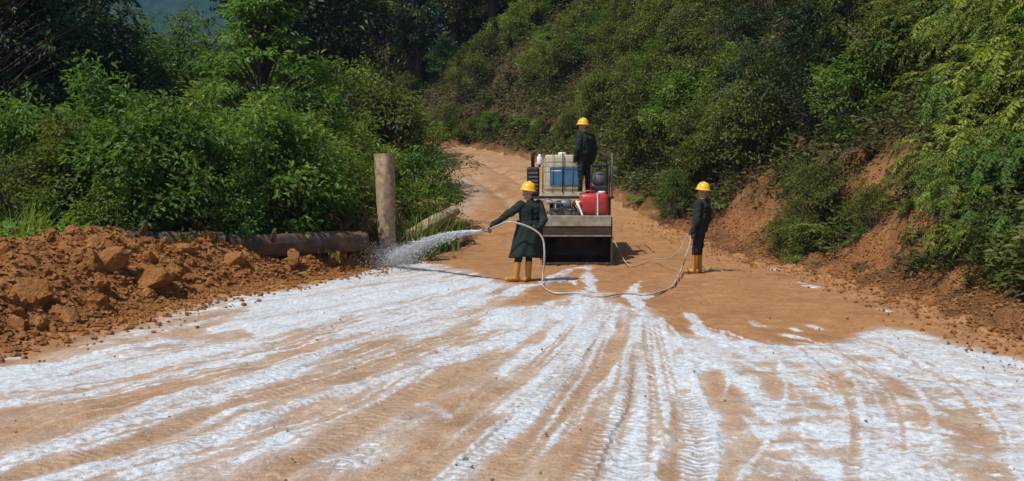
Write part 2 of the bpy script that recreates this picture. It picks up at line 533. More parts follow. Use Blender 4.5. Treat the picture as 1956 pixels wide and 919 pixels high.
gx = grid_axis([(-120, -30, 8, 3), (-30, -10, 1.2, 0.25), (-10, -7, 0.12, 0.05), (-7, 7, 0.03, 0.03), (7, 11, 0.06, 0.15), (11, 35, 0.25, 1.5), (35, 120, 2, 8)])
gy = grid_axis([(-20, 3, 1.2, 0.3), (3, 4.2, 0.2, 0.03), (4.2, 9, 0.024, 0.03), (9, 15, 0.035, 0.05), (15, 24, 0.05, 0.10), (24, 50, 0.12, 0.4), (50, 90, 0.5, 2), (90, 200, 3, 9)])
GX, GY = np.meshgrid(gx, gy)
GZ, GDR, GDL = terrain(GX, GY)

# lime slurry and tyre marks: pixel polylines of the photograph laid down on the road, widths in metres
LIME = np.zeros(GX.shape); TONE = np.zeros(GX.shape); DISP = np.zeros(GX.shape)
TRK_S = np.zeros(GX.shape); TRK_W = np.zeros(GX.shape)


def world_line(pix, z=0.0):
    P = cat_rom(pix)
    return np.array([on_flat(px, py, z) for px, py in P])


def region(P, pad):
    return (GX > P[:, 0].min() - pad) & (GX < P[:, 0].max() + pad) & (GY > P[:, 1].min() - pad) & (GY < P[:, 1].max() + pad)


def line_field(P, X, Y):
    best = np.full(X.shape, 1e9); sl = np.zeros(X.shape); sd_ = np.zeros(X.shape); acc = 0
    for (x0, y0), (x1, y1) in zip(P[:-1], P[1:]):
        dx, dy = x1 - x0, y1 - y0
        L = math.hypot(dx, dy) + 1e-9
        t = np.clip(((X - x0) * dx + (Y - y0) * dy) / (L * L), 0, 1)
        d = np.hypot(X - x0 - t * dx, Y - y0 - t * dy)
        s = ((X - x0) * dy - (Y - y0) * dx) / L
        up = d < best
        best = np.where(up, d, best); sl = np.where(up, acc + t * L, sl); sd_ = np.where(up, s, sd_)
        acc += L
    return best, sl, sd_, acc


WARP = (fbm(GX * 1.7, GY * 1.7, 3, 71) - 0.5) * 0.22 + (fbm(GX * 7, GY * 7, 3, 75) - 0.5) * 0.10
STREAK = fbm(GX * 1.1 + GY * 0.35, GY * 7.5 - GX * 1.2, 3, 81)
BLOT = fbm(GX * 2.3, GY * 2.3, 4, 85)
TH = np.arctan2(GX - 1.6 - 0.02 * (19 - GY) ** 2 * np.sign(GX - 1.6) * 0.5, 23.0 - GY)
RADS = fbm(TH * 55, np.hypot(GX - 1.6, GY - 23) * 0.45, 4, 95, 0.72)
WR = sstep(1.6, 3.4, GX - 0.12 * (GY - 8))
STRK = RADS * (1 - WR) + (0.55 * fbm(GX * 2.0 + GY * 0.5, GY * 15 - GX * 3.0, 4, 181, 0.7) + 0.45 * RADS) * WR


def patch(pix, val, soft=0.25, amt=1.0, blot=0.0, streak=0.0, tone=None, warp=1.0):
    P = np.array([on_flat(px, py) for px, py in pix])
    P = np.vstack([P, P[:1]])
    R = region(P, soft * 2)
    X, Y = GX[R], GY[R]
    d = line_field(P, X, Y)[0]
    ins = np.zeros(X.shape, bool)
    for (x0, y0), (x1, y1) in zip(P[:-1], P[1:]):
        c = ((y0 > Y) != (y1 > Y)) & (X < (x1 - x0) * (Y - y0) / (y1 - y0 + 1e-12) + x0)
        ins ^= c
    sdist = np.where(ins, d, -d) + WARP[R] * warp
    m = sstep(-soft, soft, sdist) * amt
    v = val + blot * (BLOT[R] - 0.5) * 2 + streak * (STREAK[R] - 0.5) * 2
    LIME[R] = LIME[R] * (1 - m) + np.clip(v, 0, 1.1) * m
    if tone is not None: TONE[R] = TONE[R] * (1 - m) + tone * m


def strip(pix, w, val, amt=1.0, tread=0.0, lug=0.11, ridge=0.0, speck=0.0, fade=0.12, warp=0.25, soft=0.4, blot=0.0):
    """w half width in metres; tread: depth of lug marks; ridge: raised (+) or sunk (-) in metres"""
    P = world_line(pix)
    R = region(P, w * 2.5 + 0.1)
    X, Y = GX[R], GY[R]
    d, s, sd_, L = line_field(P, X, Y)
    dn = d + WARP[R] * warp
    m = sstep(w * (1 + soft), w * (1 - soft), dn)
    e = sstep(0, fade * L, s) * sstep(L, L - fade * L, s) if fade > 0 else 1.0
    m = m * e
    v = val + blot * (BLOT[R] - 0.5) * 2
    LIME[R] = LIME[R] * (1 - m * amt) + np.clip(v, 0, 1.15) * m * amt
    if speck > 0 or tread > 0:
        near = d < w * 1.5
        TRK_S[R] = np.where(near, (s + 0.45 * np.abs(sd_)) / lug, TRK_S[R])
        TRK_W[R] = np.where(near, m * max(speck * 2.2, tread * 45), TRK_W[R])
    DISP[R] += m * ridge * 0.35 - m * tread * 0.3


# broad lime wash
patch([(-60, 712), (60, 680), (150, 652), (250, 628), (400, 575), (560, 553), (690, 518), (800, 503), (880, 515), (965, 540), (1020, 545), (960, 580), (1060, 572), (1100, 560),
       (1150, 575), (1200, 585), (1240, 590), (1290, 640), (1340, 640), (1420, 650), (1520, 668), (1600, 655), (1680, 622), (1760, 632), (1860, 662), (1990, 700), (2300, 1000), (-300, 1000)],
      0.58, 0.18, blot=0.30, tone=0.95)
patch([(-40, 715), (150, 690), (330, 672), (400, 640), (420, 590), (560, 556), (690, 522), (800, 506), (960, 545), (900, 600), (830, 620), (700, 640), (560, 640), (480, 680), (300, 712), (150, 735), (-40, 760)], 0.98, 0.16, blot=0.22)
patch([(520, 570), (700, 540), (800, 520), (850, 545), (760, 590), (620, 620), (520, 630)], 1.08, 0.2, blot=0.15)
patch([(300, 650), (350, 637), (470, 628), (480, 642), (400, 656)], 0.18, 0.08)
patch([(380, 600), (480, 585), (470, 605), (390, 622)], 0.35, 0.1)
patch([(-60, 790), (120, 770), (330, 722), (480, 695), (560, 660), (640, 645), (560, 690), (400, 735), (200, 795), (-60, 850)], 0.10, 0.10, blot=0.2)
patch([(820, 560), (960, 590), (1090, 590), (1080, 640), (960, 660), (820, 690), (780, 650)], 0.95, 0.2, blot=0.25)
patch([(780, 640), (900, 605), (960, 620), (880, 680), (780, 705), (700, 700)], 0.62, 0.15, blot=0.2)
patch([(640, 660), (770, 640), (800, 680), (700, 725), (560, 750), (600, 700)], 0.22, 0.12, blot=0.2)
patch([(250, 919), (420, 830), (600, 770), (800, 730), (960, 690), (960, 760), (880, 830), (800, 930), (500, 1000), (150, 1000)], 0.27, 0.18, blot=0.30)
patch([(800, 720), (850, 695), (940, 690), (950, 740), (880, 780), (810, 770)], 0.16, 0.1, blot=0.2)
patch([(960, 650), (1100, 620), (1180, 640), (1130, 690), (1050, 770), (960, 830), (960, 740)], 0.80, 0.16, blot=0.15)
patch([(1150, 640), (1200, 640), (1180, 700), (1110, 770), (1060, 840), (960, 960), (820, 980), (1000, 850), (1080, 760)], 0.12, 0.10, blot=0.18)
patch([(1130, 780), (1200, 720), (1235, 620), (1280, 640), (1285, 760), (1240, 960), (1000, 960), (1060, 880)], 0.60, 0.12, blot=0.28)
patch([(1320, 620), (1400, 645), (1520, 668), (1600, 690), (1640, 760), (1600, 800), (1500, 770), (1420, 770), (1380, 720), (1330, 690)], 0.78, 0.14, blot=0.08, streak=0.25)
patch([(1380, 740), (1500, 740), (1700, 760), (1800, 860), (1860, 1000), (1380, 1000)], 0.70, 0.2, streak=0.45, blot=0.2)
patch([(1600, 660), (1680, 625), (1760, 635), (1860, 665), (2000, 705), (2200, 900), (1960, 930), (1900, 830), (1800, 760), (1700, 700)], 0.86, 0.16, streak=0.2, blot=0.12)
# brown gaps
patch([(1262, 765), (1300, 745), (1318, 800), (1312, 960), (1245, 960), (1262, 850)], 0.02, 0.06)
patch([(1350, 690), (1380, 720), (1420, 800), (1425, 880), (1380, 960), (1345, 960), (1375, 840)], 0.10, 0.08, blot=0.2)
patch([(1410, 880), (1470, 820), (1505, 770), (1560, 790), (1570, 870), (1600, 960), (1380, 960)], 0.42, 0.12, streak=0.5)
patch([(1460, 695), (1492, 700), (1500, 760), (1470, 770)], 0.22, 0.08, streak=0.2)
patch([(1560, 725), (1610, 715), (1640, 775), (1600, 770)], 0.25, 0.08, streak=0.3)
patch([(1690, 700), (1745, 770), (1700, 755)], 0.10, 0.06)
patch([(1760, 790), (1850, 778), (1900, 830), (1935, 900), (1950, 1000), (1880, 1000), (1830, 860), (1770, 815)], 0.32, 0.08, streak=0.4)
patch([(1600, 850), (1660, 840), (1650, 960), (1600, 960)], 0.2, 0.08, streak=0.3)
patch([(940, 585), (1000, 563), (1065, 565), (1040, 583)], 0.04, 0.07)
LIME = np.clip(LIME + (STRK - 0.5) * (1.7 - 0.6 * WR) * sstep(0.02, 0.4, LIME), 0, 1.15)
# wheel tracks, white then brown
strip([(-40, 878), (100, 847), (200, 820), (300, 778), (400, 745), (500, 720), (620, 672), (760, 632), (860, 600)], 0.115, 0.95, speck=0.30, ridge=0.012, fade=0.05)
strip([(-40, 785), (150, 750), (320, 715), (450, 700), (560, 655)], 0.045, 0.85, ridge=0.012, soft=0.6, warp=0.1)
strip([(-40, 925), (60, 893), (250, 845), (400, 790), (540, 745), (700, 698), (800, 660), (900, 625)], 0.13, 0.08, tread=0.016, ridge=-0.022, fade=0.05, warp=0.1)
strip([(60, 950), (150, 910), (250, 880), (370, 846), (450, 815), (550, 780), (700, 738), (800, 712), (860, 690), (940, 668)], 0.085, 0.80, speck=0.2, ridge=0.014, blot=0.25)
strip([(230, 900), (290, 882)], 0.10, 0.9, fade=0.3)
strip([(430, 960), (560, 880), (640, 838), (700, 800), (780, 752), (840, 716)], 0.12, 0.10, tread=0.020, lug=0.14, ridge=-0.02)
strip([(580, 960), (700, 850), (790, 780)], 0.05, 0.55, speck=0.3, blot=0.3)
strip([(790, 742), (830, 710), (900, 685), (970, 680)], 0.022, 0.85, ridge=0.015, warp=0.07)
strip([(870, 790), (900, 755), (930, 725)], 0.017, 0.7, ridge=0.012, warp=0.07)
strip([(790, 770), (830, 778), (860, 800)], 0.06, 0.75, blot=0.4)
strip([(780, 980), (840, 925), (900, 868), (980, 803), (1040, 762), (1090, 702), (1128, 640), (1150, 590)], 0.13, 0.86, speck=0.35, lug=0.13, fade=0.03, blot=0.25)
strip([(760, 965), (860, 880), (965, 795)], 0.045, 1.05, ridge=0.02)
strip([(880, 990), (960, 905), (1050, 833), (1102, 762), (1142, 700), (1170, 650)], 0.12, 0.05, tread=0.015, ridge=-0.022, fade=0.04, warp=0.12, amt=0.9)
strip([(700, 1000), (800, 918), (900, 835), (960, 780)], 0.06, 0.10, tread=0.014, ridge=-0.015)
strip([(1234, 588), (1220, 640), (1190, 690), (1150, 742), (1110, 790), (1070, 832), (990, 910)], 0.050, 0.98, ridge=0.018, blot=0.2, soft=0.5)
strip([(1245, 640), (1230, 720), (1190, 800), (1130, 900), (1090, 960)], 0.10, 0.55, speck=0.5, tread=0.012, lug=0.15, blot=0.4)
strip([(1252, 606), (1244, 700), (1240, 780), (1212, 850), (1180, 960)], 0.105, 0.88, speck=0.16, ridge=-0.012, fade=0.04)
strip([(1265, 608), (1282, 700), (1277, 790), (1252, 880), (1232, 960)], 0.019, 1.05, ridge=0.022, fade=0.04, warp=0.07)
strip([(1300, 740), (1326, 800), (1333, 870), (1315, 960)], 0.10, 0.70, speck=0.42, tread=0.014, lug=0.13, blot=0.2)
strip([(1258, 602), (1300, 650), (1322, 712), (1346, 772), (1362, 830), (1362, 900), (1350, 970)], 0.019, 1.0, ridge=0.02, fade=0.04, warp=0.07)
strip([(1262, 757), (1290, 752), (1312, 765)], 0.017, 0.9, warp=0.07)
strip([(1300, 590), (1345, 622), (1400, 640), (1470, 672), (1496, 720), (1501, 762), (1482, 820), (1442, 870), (1390, 940)], 0.019, 0.95, ridge=0.016, fade=0.04, warp=0.07)
strip([(1310, 592), (1335, 620), (1345, 650)], 0.08, 0.95, blot=0.2)
patch([(1320, 655), (1350, 640), (1385, 650), (1385, 700), (1340, 708)], 0.98, 0.1)
strip([(1376, 628), (1392, 680), (1390, 735), (1380, 770)], 0.021, 0.95, ridge=0.014, warp=0.07)
strip([(1488, 634), (1570, 657), (1612, 702), (1641, 762), (1656, 830), (1650, 960)], 0.019, 0.92, ridge=0.016, fade=0.04, warp=0.07)
strip([(1560, 662), (1680, 680), (1742, 732), (1772, 790), (1787, 850), (1800, 960)], 0.018, 0.80, ridge=0.012, warp=0.07)
strip([(1650, 640), (1750, 690), (1850, 762), (1902, 822), (1945, 905), (1960, 960)], 0.022, 0.95, ridge=0.014, warp=0.07)
strip([(1700, 640), (1800, 690), (1990, 790)], 0.03, 0.9, ridge=0.012)
for a, b in (((1480, 635), (1560, 648)), ((1500, 648), (1620, 664)), ((1540, 617), (1580, 630)), ((1600, 640), (1690, 648)), ((1430, 610), (1470, 628)), ((1520, 660), (1600, 672))):
    strip([a, ((a[0] + b[0]) / 2, (a[1] + b[1]) / 2 + 2), b], 0.055, 0.80, blot=0.3, fade=0.3)
_r = random.Random(23)
for k in range(70):
    px, py = _r.uniform(1390, 1900), _r.uniform(690, 915)
    ln = _r.uniform(25, 90); sl = _r.uniform(0.10, 0.26)
    strip([(px, py), (px + ln / 2, py + ln * sl / 2 + _r.uniform(-2, 2)), (px + ln, py + ln * sl)], _r.uniform(0.010, 0.026), _r.choice([1.0, 1.05, 0.95, 0.1]), fade=0.35, warp=0.12)
_t = random.Random(41)
for k in range(34):                      # the left fan: lines that bend from the machine towards the lower left
    a = _t.random()
    y0, y1 = 560 + 90 * a, 700 + 330 * a
    xm = 560 + 80 * a
    ym = y0 + (y1 - y0) * (0.30 + 0.10 * a)
    j = _t.uniform(-10, 10)
    white = _t.random() < 0.55
    strip([(1000 + 90 * a, y0), (xm + 180, (y0 + ym) / 2 + j * 0.4), (xm - 40, ym + 22 + j), (200, y0 + (y1 - y0) * 0.72 + j), (-60, y1 + j)][_t.choice((0, 0, 1)):_t.choice((4, 5, 5))], _t.uniform(0.010, 0.024), 0.95 if white else 0.12, amt=_t.uniform(0.45, 0.9), fade=0.2, warp=0.05, ridge=0.006 if white else -0.008)
for k in range(26):                      # the middle fan
    a = _t.random()
    xb = 640 + 760 * a
    white = _t.random() < 0.55
    xt = 1110 + 150 * a
    strip([(xt, 590 + 20 * a), (xt + (xb - xt) * 0.14, 660), (xt + (xb - xt) * 0.40 + _t.uniform(-12, 12), 750), (xb, 930)], _t.uniform(0.010, 0.022), 1.0 if white else 0.12, amt=_t.uniform(0.45, 0.9), fade=0.2, warp=0.05, ridge=0.006 if white else -0.008)
for k in range(16):                      # the right fan
    a = _t.random()
    x0 = 1330 + 330 * a
    white = _t.random() < 0.6
    strip([(x0, 620 + 25 * math.sin(3 * a)), (x0 + 90, 665 + 10 * a), (x0 + 150 + 60 * a, 740), (x0 + 165 + 110 * a, 820), (x0 + 130 + 170 * a, 930)], _t.uniform(0.010, 0.020), 1.0 if white else 0.2, amt=_t.uniform(0.45, 0.85), fade=0.2, warp=0.05, ridge=0.006 if white else -0.006)
# slurry spilt under the machine and small splashes
strip([(1030, 548), (1062, 528), (1110, 514), (1150, 510)], 0.11, 0.85, blot=0.9, warp=1.3)
strip([(1122, 512), (1126, 535), (1134, 560)], 0.10, 0.95, blot=0.6, warp=1.2)
patch([(1110, 555), (1165, 560), (1170, 600), (1150, 650), (1100, 660), (1095, 600)], 0.85, 0.3, blot=0.5, warp=1.6)
strip([(1228, 532), (1208, 556), (1215, 575), (1236, 592)], 0.07, 1.0, blot=0.6, warp=1.2)
strip([(1195, 560), (1225, 572), (1240, 560)], 0.06, 0.8, blot=0.7, warp=1.2)
strip([(1060, 545), (1085, 530), (1100, 545)], 0.05, 0.6, blot=0.8, warp=1.2)
strip([(1000, 547), (1030, 543)], 0.12, 0.9, fade=0.3)
for px, py, r in ((1480, 516, 0.10), (1548, 548, 0.12), (1530, 540, 0.06), (1520, 630, 0.05), (1690, 596, 0.08), (20, 684, 0.12), (190, 660, 0.15)):
    strip([(px - 14, py - 4), (px + 14, py + 4)], r, 0.95, fade=0.3, blot=0.2)
patch([(690, 520), (700, 480), (760, 462), (800, 470), (800, 505)], 0.75, 0.3, blot=0.3)
patch([(790, 455), (900, 440), (930, 455), (880, 470), (800, 475)], 0.35, 0.3, blot=0.3)
LIME *= sstep(0.9, -0.1, GDR)
# old wheel ruts on the climbing road and paler dust
for off in (-0.75, 0.75):
    c = (np.interp(GY, LEFT[:, 1], LEFT[:, 0]) + np.interp(GY, TOE[:, 1], TOE[:, 0])) / 2 + off
    rut = np.exp(-((GX - c) / 0.28) ** 2) * sstep(20, 26, GY)
    DISP -= rut * 0.12
    TONE = np.maximum(TONE, rut * 0.9)
TONE = np.maximum(TONE, sstep(24, 36, GY) * 0.45)
DISP += ((fbm(GX * 11, GY * 11, 3, 141, 0.65) - 0.5) * 0.030 + (fbm(GX * 4, GY * 4, 3, 145) - 0.5) * 0.03) * sstep(28, 14, GY)
GZ = GZ + DISP + np.clip(LIME - 0.6, 0, 0.5) * 0.006

# bare soil on the bank: slumped talus near the workers and the raw orange cut further right
BARE = sstep(0.8, -0.2, GDR)
for cx, cy, rx, ry, a in ((6.0, 22.4, 0.9, 2.0, 0.9), (6.85, 16.4, 0.85, 1.7, 1.0), (7.7, 18.4, 0.6, 1.2, 0.9), (7.6, 20.4, 0.35, 1.0, 0.7), (6.2, 13.4, 0.5, 1.6, 0.85)):
    BARE = np.maximum(BARE, a * np.exp(-((GX - cx) / rx) ** 4 - ((GY - cy) / ry) ** 4))
BARE = np.clip(BARE * (0.85 + 2.6 * (fbm(GX * 2.2, GY * 2.2, 4, 91) - 0.5)), 0, 1)


def bare_at(x, y):
    i = min(np.searchsorted(gy, y), len(gy) - 1); j = min(np.searchsorted(gx, x), len(gx) - 1)
    return BARE[i, j]


ny, nx = GX.shape
idx = np.arange(ny * nx).reshape(ny, nx)
Q = np.stack([idx[:-1, :-1], idx[:-1, 1:], idx[1:, 1:], idx[1:, :-1]], -1).reshape(-1, 4)
fdr = GDR.ravel()[Q].mean(1); fdl = GDL.ravel()[Q].mean(1)
V_all = np.stack([GX.ravel(), GY.ravel(), GZ.ravel()], 1)


def sub_sheet(name, mask, mat, attrs):
    q = Q[mask]
    u, inv = np.unique(q, return_inverse=True)
    me = mesh_np(name, V_all[u], inv.reshape(-1, 4), [mat], True, {k: v.ravel()[u] for k, v in attrs.items()})
    return tag(link(name, me), kind='structure')


is_hill = fdr > -0.15 + 0.5 * (fbm(GX.ravel()[Q[:, 0]] * 2, GY.ravel()[Q[:, 0]] * 2, 3, 333) - 0.5)
is_left = (~is_hill) & (fdl > 0.6)
sub_sheet('dirt_road', ~is_hill & ~is_left, M['road'], {'lime': LIME, 'tone': TONE, 'tread_phase': TRK_S, 'tread': TRK_W, 'streak': STRK})
sub_sheet('hillside', is_hill, M['hill'], {'tone': BARE})
sub_sheet('ground', is_left, M['hill'], {'tone': np.clip(sstep(1.8, 0.4, GDL), 0, 1)})


# far wooded hill, seen in the gap between the trees at the upper left
def far_hill():
    n, k = 150, 70
    xs = np.linspace(-700, 250, n); ys = np.linspace(380, 900, k)
    X, Y = np.meshgrid(xs, ys)
    Z = 210 * sstep(380, 760, Y + 60 * (fbm(X * 0.006, Y * 0.006, 3, 5) - 0.5)) + 40 * (fbm(X * 0.01, Y * 0.01, 4, 6) - 0.5) + 9 * (fbm(X * 0.09, Y * 0.09, 3, 8) - 0.5) - 6
    i = np.arange(n * k).reshape(k, n)
    q = np.stack([i[:-1, :-1], i[:-1, 1:], i[1:, 1:], i[1:, :-1]], -1).reshape(-1, 4)
    m, nt, nd, lk, bs = new_mat('far forest')
    pos = nd.new('ShaderNodeNewGeometry').outputs['Position']
    lk.new(ramp(nt, noise(nt, pos, 0.12, 8, 0.7), [(0.3, (0.012, 0.030, 0.016)), (0.55, (0.030, 0.062, 0.026)), (0.75, (0.055, 0.095, 0.035))]), bs.inputs['Base Color'])
    bs.inputs['Roughness'].default_value = 1.0
    bs.inputs['Specular IOR Level'].default_value = 0.0
    bump(nt, bs, noise(nt, pos, 0.16, 6, 0.7), 1.0, 5.0)
    tag(link('hills', mesh_np('hills', np.stack([X.ravel(), Y.ravel(), Z.ravel()], 1), q, [m], True)), kind='structure')
    # valley floor between the near ground and that hill
    m2 = M['hill']
    V = np.array([(-900, 199, -6), (400, 199, -6), (400, 420, -6), (-900, 420, -6), (-900, -19, -6.0), (-119, -19, -6), (-119, 199, -6)], float)
    tag(link('valley_ground', mesh_np('valley_ground', V, np.array([(0, 1, 2, 3), (4, 5, 6, 0)]), [m2], False, {'tone': np.zeros(7)})), kind='structure')


far_hill()

# ------------------------------------------------------------------ plants: prototypes
class Leaves:
    def __init__(self): self.P, self.D, self.U, self.L, self.Wd, self.var = [], [], [], [], [], []

    def add(self, P, D, U, L, Wd, var):
        n = len(P)
        self.P.append(np.asarray(P, float)); self.D.append(np.asarray(D, float)); self.U.append(np.asarray(U, float))
        self.L.append(np.broadcast_to(L, n).astype(float)); self.Wd.append(np.broadcast_to(Wd, n).astype(float)); self.var.append(np.broadcast_to(var, n).astype(float))

    def mesh(self, name, mat):
        P, D, U = np.vstack(self.P), np.vstack(self.D), np.vstack(self.U)
        L, Wd, var = np.concatenate(self.L)[:, None], np.concatenate(self.Wd)[:, None], np.concatenate(self.var)
        D = D / (np.linalg.norm(D, axis=1, keepdims=True) + 1e-9)
        S = np.cross(D, U); S /= np.linalg.norm(S, axis=1, keepdims=True) + 1e-9
        Nn = np.cross(S, D)
        mid = P + D * L * 0.45
        a = mid + S * Wd * 0.5 + Nn * Wd * 0.16
        b = mid - S * Wd * 0.5 + Nn * Wd * 0.16
        tip = P + D * L - Nn * L * 0.10
        V = np.stack([P, a, tip, b], 1).reshape(-1, 3)
        i = np.arange(len(P)) * 4
        Fc = np.concatenate([np.stack([i, i + 1, i + 2], 1), np.stack([i, i + 2, i + 3], 1)])
        return mesh_np(name, V, Fc, [mat], False, {'var': np.repeat(var, 4)})


def rdir(rng, n):
    v = rng.normal(size=(n, 3))
    return v / np.linalg.norm(v, axis=1, keepdims=True)


def clump_leaves(LV, rng, c, out, n, rad, size, droop=0.35, flat=0.7, aspect=0.5):
    """a spray of leaves round a twig end"""
    q = rdir(rng, n) * (rng.random((n, 1)) ** 0.5) * rad
    q[:, 2] *= flat
    P = np.array(c) + q
    D = q / (rad + 1e-6) * 0.9 + np.array(out) * 0.5 + rdir(rng, n) * 0.55
    D[:, 2] -= droop
    U = np.array([0, 0, 1.0]) + rdir(rng, n) * 0.55 + np.array(out) * 0.3
    s = size * (0.65 + 0.7 * rng.random(n))
    LV.add(P, D, U, s, s * aspect, np.clip(rng.normal(0.45, 0.26, n) + rng.normal(0, 0.16), 0, 1))


def bush(seed, h, r, nclump, per, size, mat, aspect=0.5, stems=5, shape='bush', flat=0.7, crad=0.30):
    rng = np.random.default_rng(seed)
    LV, st = Leaves(), MB()
    lob = rng.random((6, 3))
    for k in range(nclump):
        a = rng.random() * 2 * math.pi
        if shape == 'bush':
            t = rng.random() ** 0.7
            z = h * (0.12 + 0.88 * t)
            prof = math.sin(math.pi * min(1, 0.22 + 0.78 * t) ** 0.9) ** 0.6
            rr = r * prof * (0.45 + 0.55 * rng.random() ** 0.5)
        elif shape == 'tree':
            t = rng.random()
            z = h * (0.35 + 0.65 * t)
            rr = r * math.sin(math.pi * (0.12 + 0.84 * t)) ** 0.7 * (0.35 + 0.65 * rng.random() ** 0.5)
        else:   # tiers: flat fans of foliage on level branches
            tier = rng.integers(0, 7)
            t = tier / 6
            z = h * (0.30 + 0.68 * t) + rng.normal(0, 0.10)
            rr = r * (1.05 - 0.75 * t) * (0.25 + 0.75 * rng.random() ** 0.5)
            a = tier * 1.1 + (rng.integers(0, 5) + rng.normal(0, 0.22)) * 2 * math.pi / 5
        q = lob[int((a / (2 * math.pi)) * 6) % 6, int(3 * t) % 3]
        rr *= 0.55 + 0.8 * q
        if shape != 'tiers': z *= 0.80 + 0.38 * lob[int((a / (2 * math.pi)) * 6 + 0.5) % 6, 1]
        sprig = k % 5 == 0
        if sprig: rr *= 1.25; z *= 1.12 if shape != 'tiers' else 1.0
        c = Vector((rr * math.cos(a), rr * math.sin(a), z))
        out = Vector((math.cos(a), math.sin(a), 0.35)).normalized()
        clump_leaves(LV, rng, c, out, int(per * (0.45 if sprig else rng.uniform(0.6, 1.2))), crad * (0.75 if sprig else 0.7 + 0.6 * rng.random()), size * (0.8 + 0.4 * rng.random()), flat=(0.30 if shape == 'tiers' else flat), aspect=aspect)
        if k % 2 == 0 or shape != 'bush':
            if shape == 'bush':
                b = Vector((rng.normal(0, 0.12), rng.normal(0, 0.12), -0.15)); m_ = b.lerp(c, 0.5) + Vector((0, 0, 0.15 * h))
                st.tube([b, m_, c], [0.018, 0.012, 0.005], 4, False)
            else:
                z0 = max(0.2 * h, z - 0.12 * h - 0.3 * rr)
                st.tube([Vector((0, 0, z0)), Vector((0, 0, z0)).lerp(c, 0.55) + Vector((0, 0, 0.12)), c], [0.035, 0.022, 0.007], 4, False)
    if shape != 'bush':
        st.tube([(0, 0, -0.3), (0.04, 0.02, h * 0.3), (-0.03, 0.05, h * 0.65), (0.02, 0, h * 0.95)], [0.055 * h ** 0.8, 0.045 * h ** 0.8, 0.026 * h ** 0.8, 0.01], 7, False)
    return LV.mesh('foliage', mat), st.mesh('stem', M['stem'])


def frond(LV, st, rng, base, az, el, L, n=18, leaf=0.22, curve=1.5, width=0.035, wob=0.15, var=0.5):
    p = Vector(base); pts = [p.copy()]
    d = Vector((math.cos(az) * math.cos(el), math.sin(az) * math.cos(el), math.sin(el)))
    P, D, U, Ls, Wv, va = [], [], [], [], [], []
    for i in range(n):
        t = (i + 1) / n
        d = (d + Vector((rng.normal(0, wob * 0.15), rng.normal(0, wob * 0.15), -curve / n))).normalized()
        p = p + d * (L / n); pts.append(p.copy())
        if i < 2: continue
        side = d.cross(Vector((0, 0, 1)))
        side = side.normalized() if side.length > 1e-4 else Vector((1, 0, 0))
        up = side.cross(d)
        ll = leaf * math.sin(math.pi * (0.12 + 0.86 * t)) ** 0.8 * (0.85 + 0.3 * rng.random())
        for sgn in (-1, 1):
            if rng.random() < 0.14: continue
            ll = leaf * math.sin(math.pi * (0.12 + 0.86 * t)) ** 0.8 * rng.uniform(0.55, 1.3)
            dd = side * sgn + d * 0.55 - Vector((0, 0, 0.25 + 0.3 * rng.random())) + Vector(rng.normal(0, 0.22, 3))
            P.append(p); D.append(dd); U.append(up + Vector(rng.normal(0, 0.15, 3))); Ls.append(ll); Wv.append(width * (0.6 + 0.6 * ll / leaf)); va.append(np.clip(var + rng.normal(0, 0.13), 0, 1))
    LV.add(np.array(P), np.array(D), np.array(U), np.array(Ls), np.array(Wv), np.array(va))
    st.tube(pts[::3] + [pts[-1]], [0.008] * (len(pts[::3])) + [0.002], 3, False)


def fern(seed, nfr, L, mat, leaf=0.22, el=(0.5, 1.2), curve=1.7, face=None, width=0.045, spread=0.15):
    rng = np.random.default_rng(seed)
    LV, st = Leaves(), MB()
    for k in range(nfr):
        az = rng.random() * 2 * math.pi if face is None else face + rng.normal(0, 1.0)
        frond(LV, st, rng, (rng.normal(0, spread), rng.normal(0, spread), rng.random() * spread), az, rng.uniform(*el), L * rng.uniform(0.5, 1.15), 24, leaf, curve * rng.uniform(0.7, 1.3), width, 0.5, np.clip(rng.normal(0.5, 0.18), 0.05, 0.95))
    return LV.mesh('foliage', mat), st.mesh('stem', M['stem'])


def grass(seed, nb, h, mat, spread=0.25, wid=0.022):
    rng = np.random.default_rng(seed)
    V, Fc, va = [], [], []
    for k in range(nb):
        b = np.array([rng.normal(0, spread), rng.normal(0, spread), -0.05])
        az = rng.random() * 2 * math.pi; el = rng.uniform(0.9, 1.5)
        d = np.array([math.cos(az) * math.cos(el), math.sin(az) * math.cos(el), math.sin(el)])
        L = h * rng.uniform(0.5, 1.2); s = np.array([-math.sin(az), math.cos(az), 0]); w = wid * rng.uniform(0.6, 1.3)
        o = len(V); p = b; var = np.clip(rng.normal(0.5, 0.22), 0, 1); n = 6
        for i in range(n + 1):
            ww = w * (1 - (i / n) ** 2) + 0.001
            V += [p - s * ww / 2, p + s * ww / 2]; va += [var, var]
            d = d + np.array([0, 0, -rng.uniform(0.18, 0.34)]) * (i / n + 0.2); d /= np.linalg.norm(d)
            p = p + d * L / n
        Fc += [(o + 2 * i, o + 2 * i + 1, o + 2 * i + 3, o + 2 * i + 2) for i in range(n)]
    return mesh_np('blade', np.array(V), np.array(Fc), [mat], True, {'var': va}), None


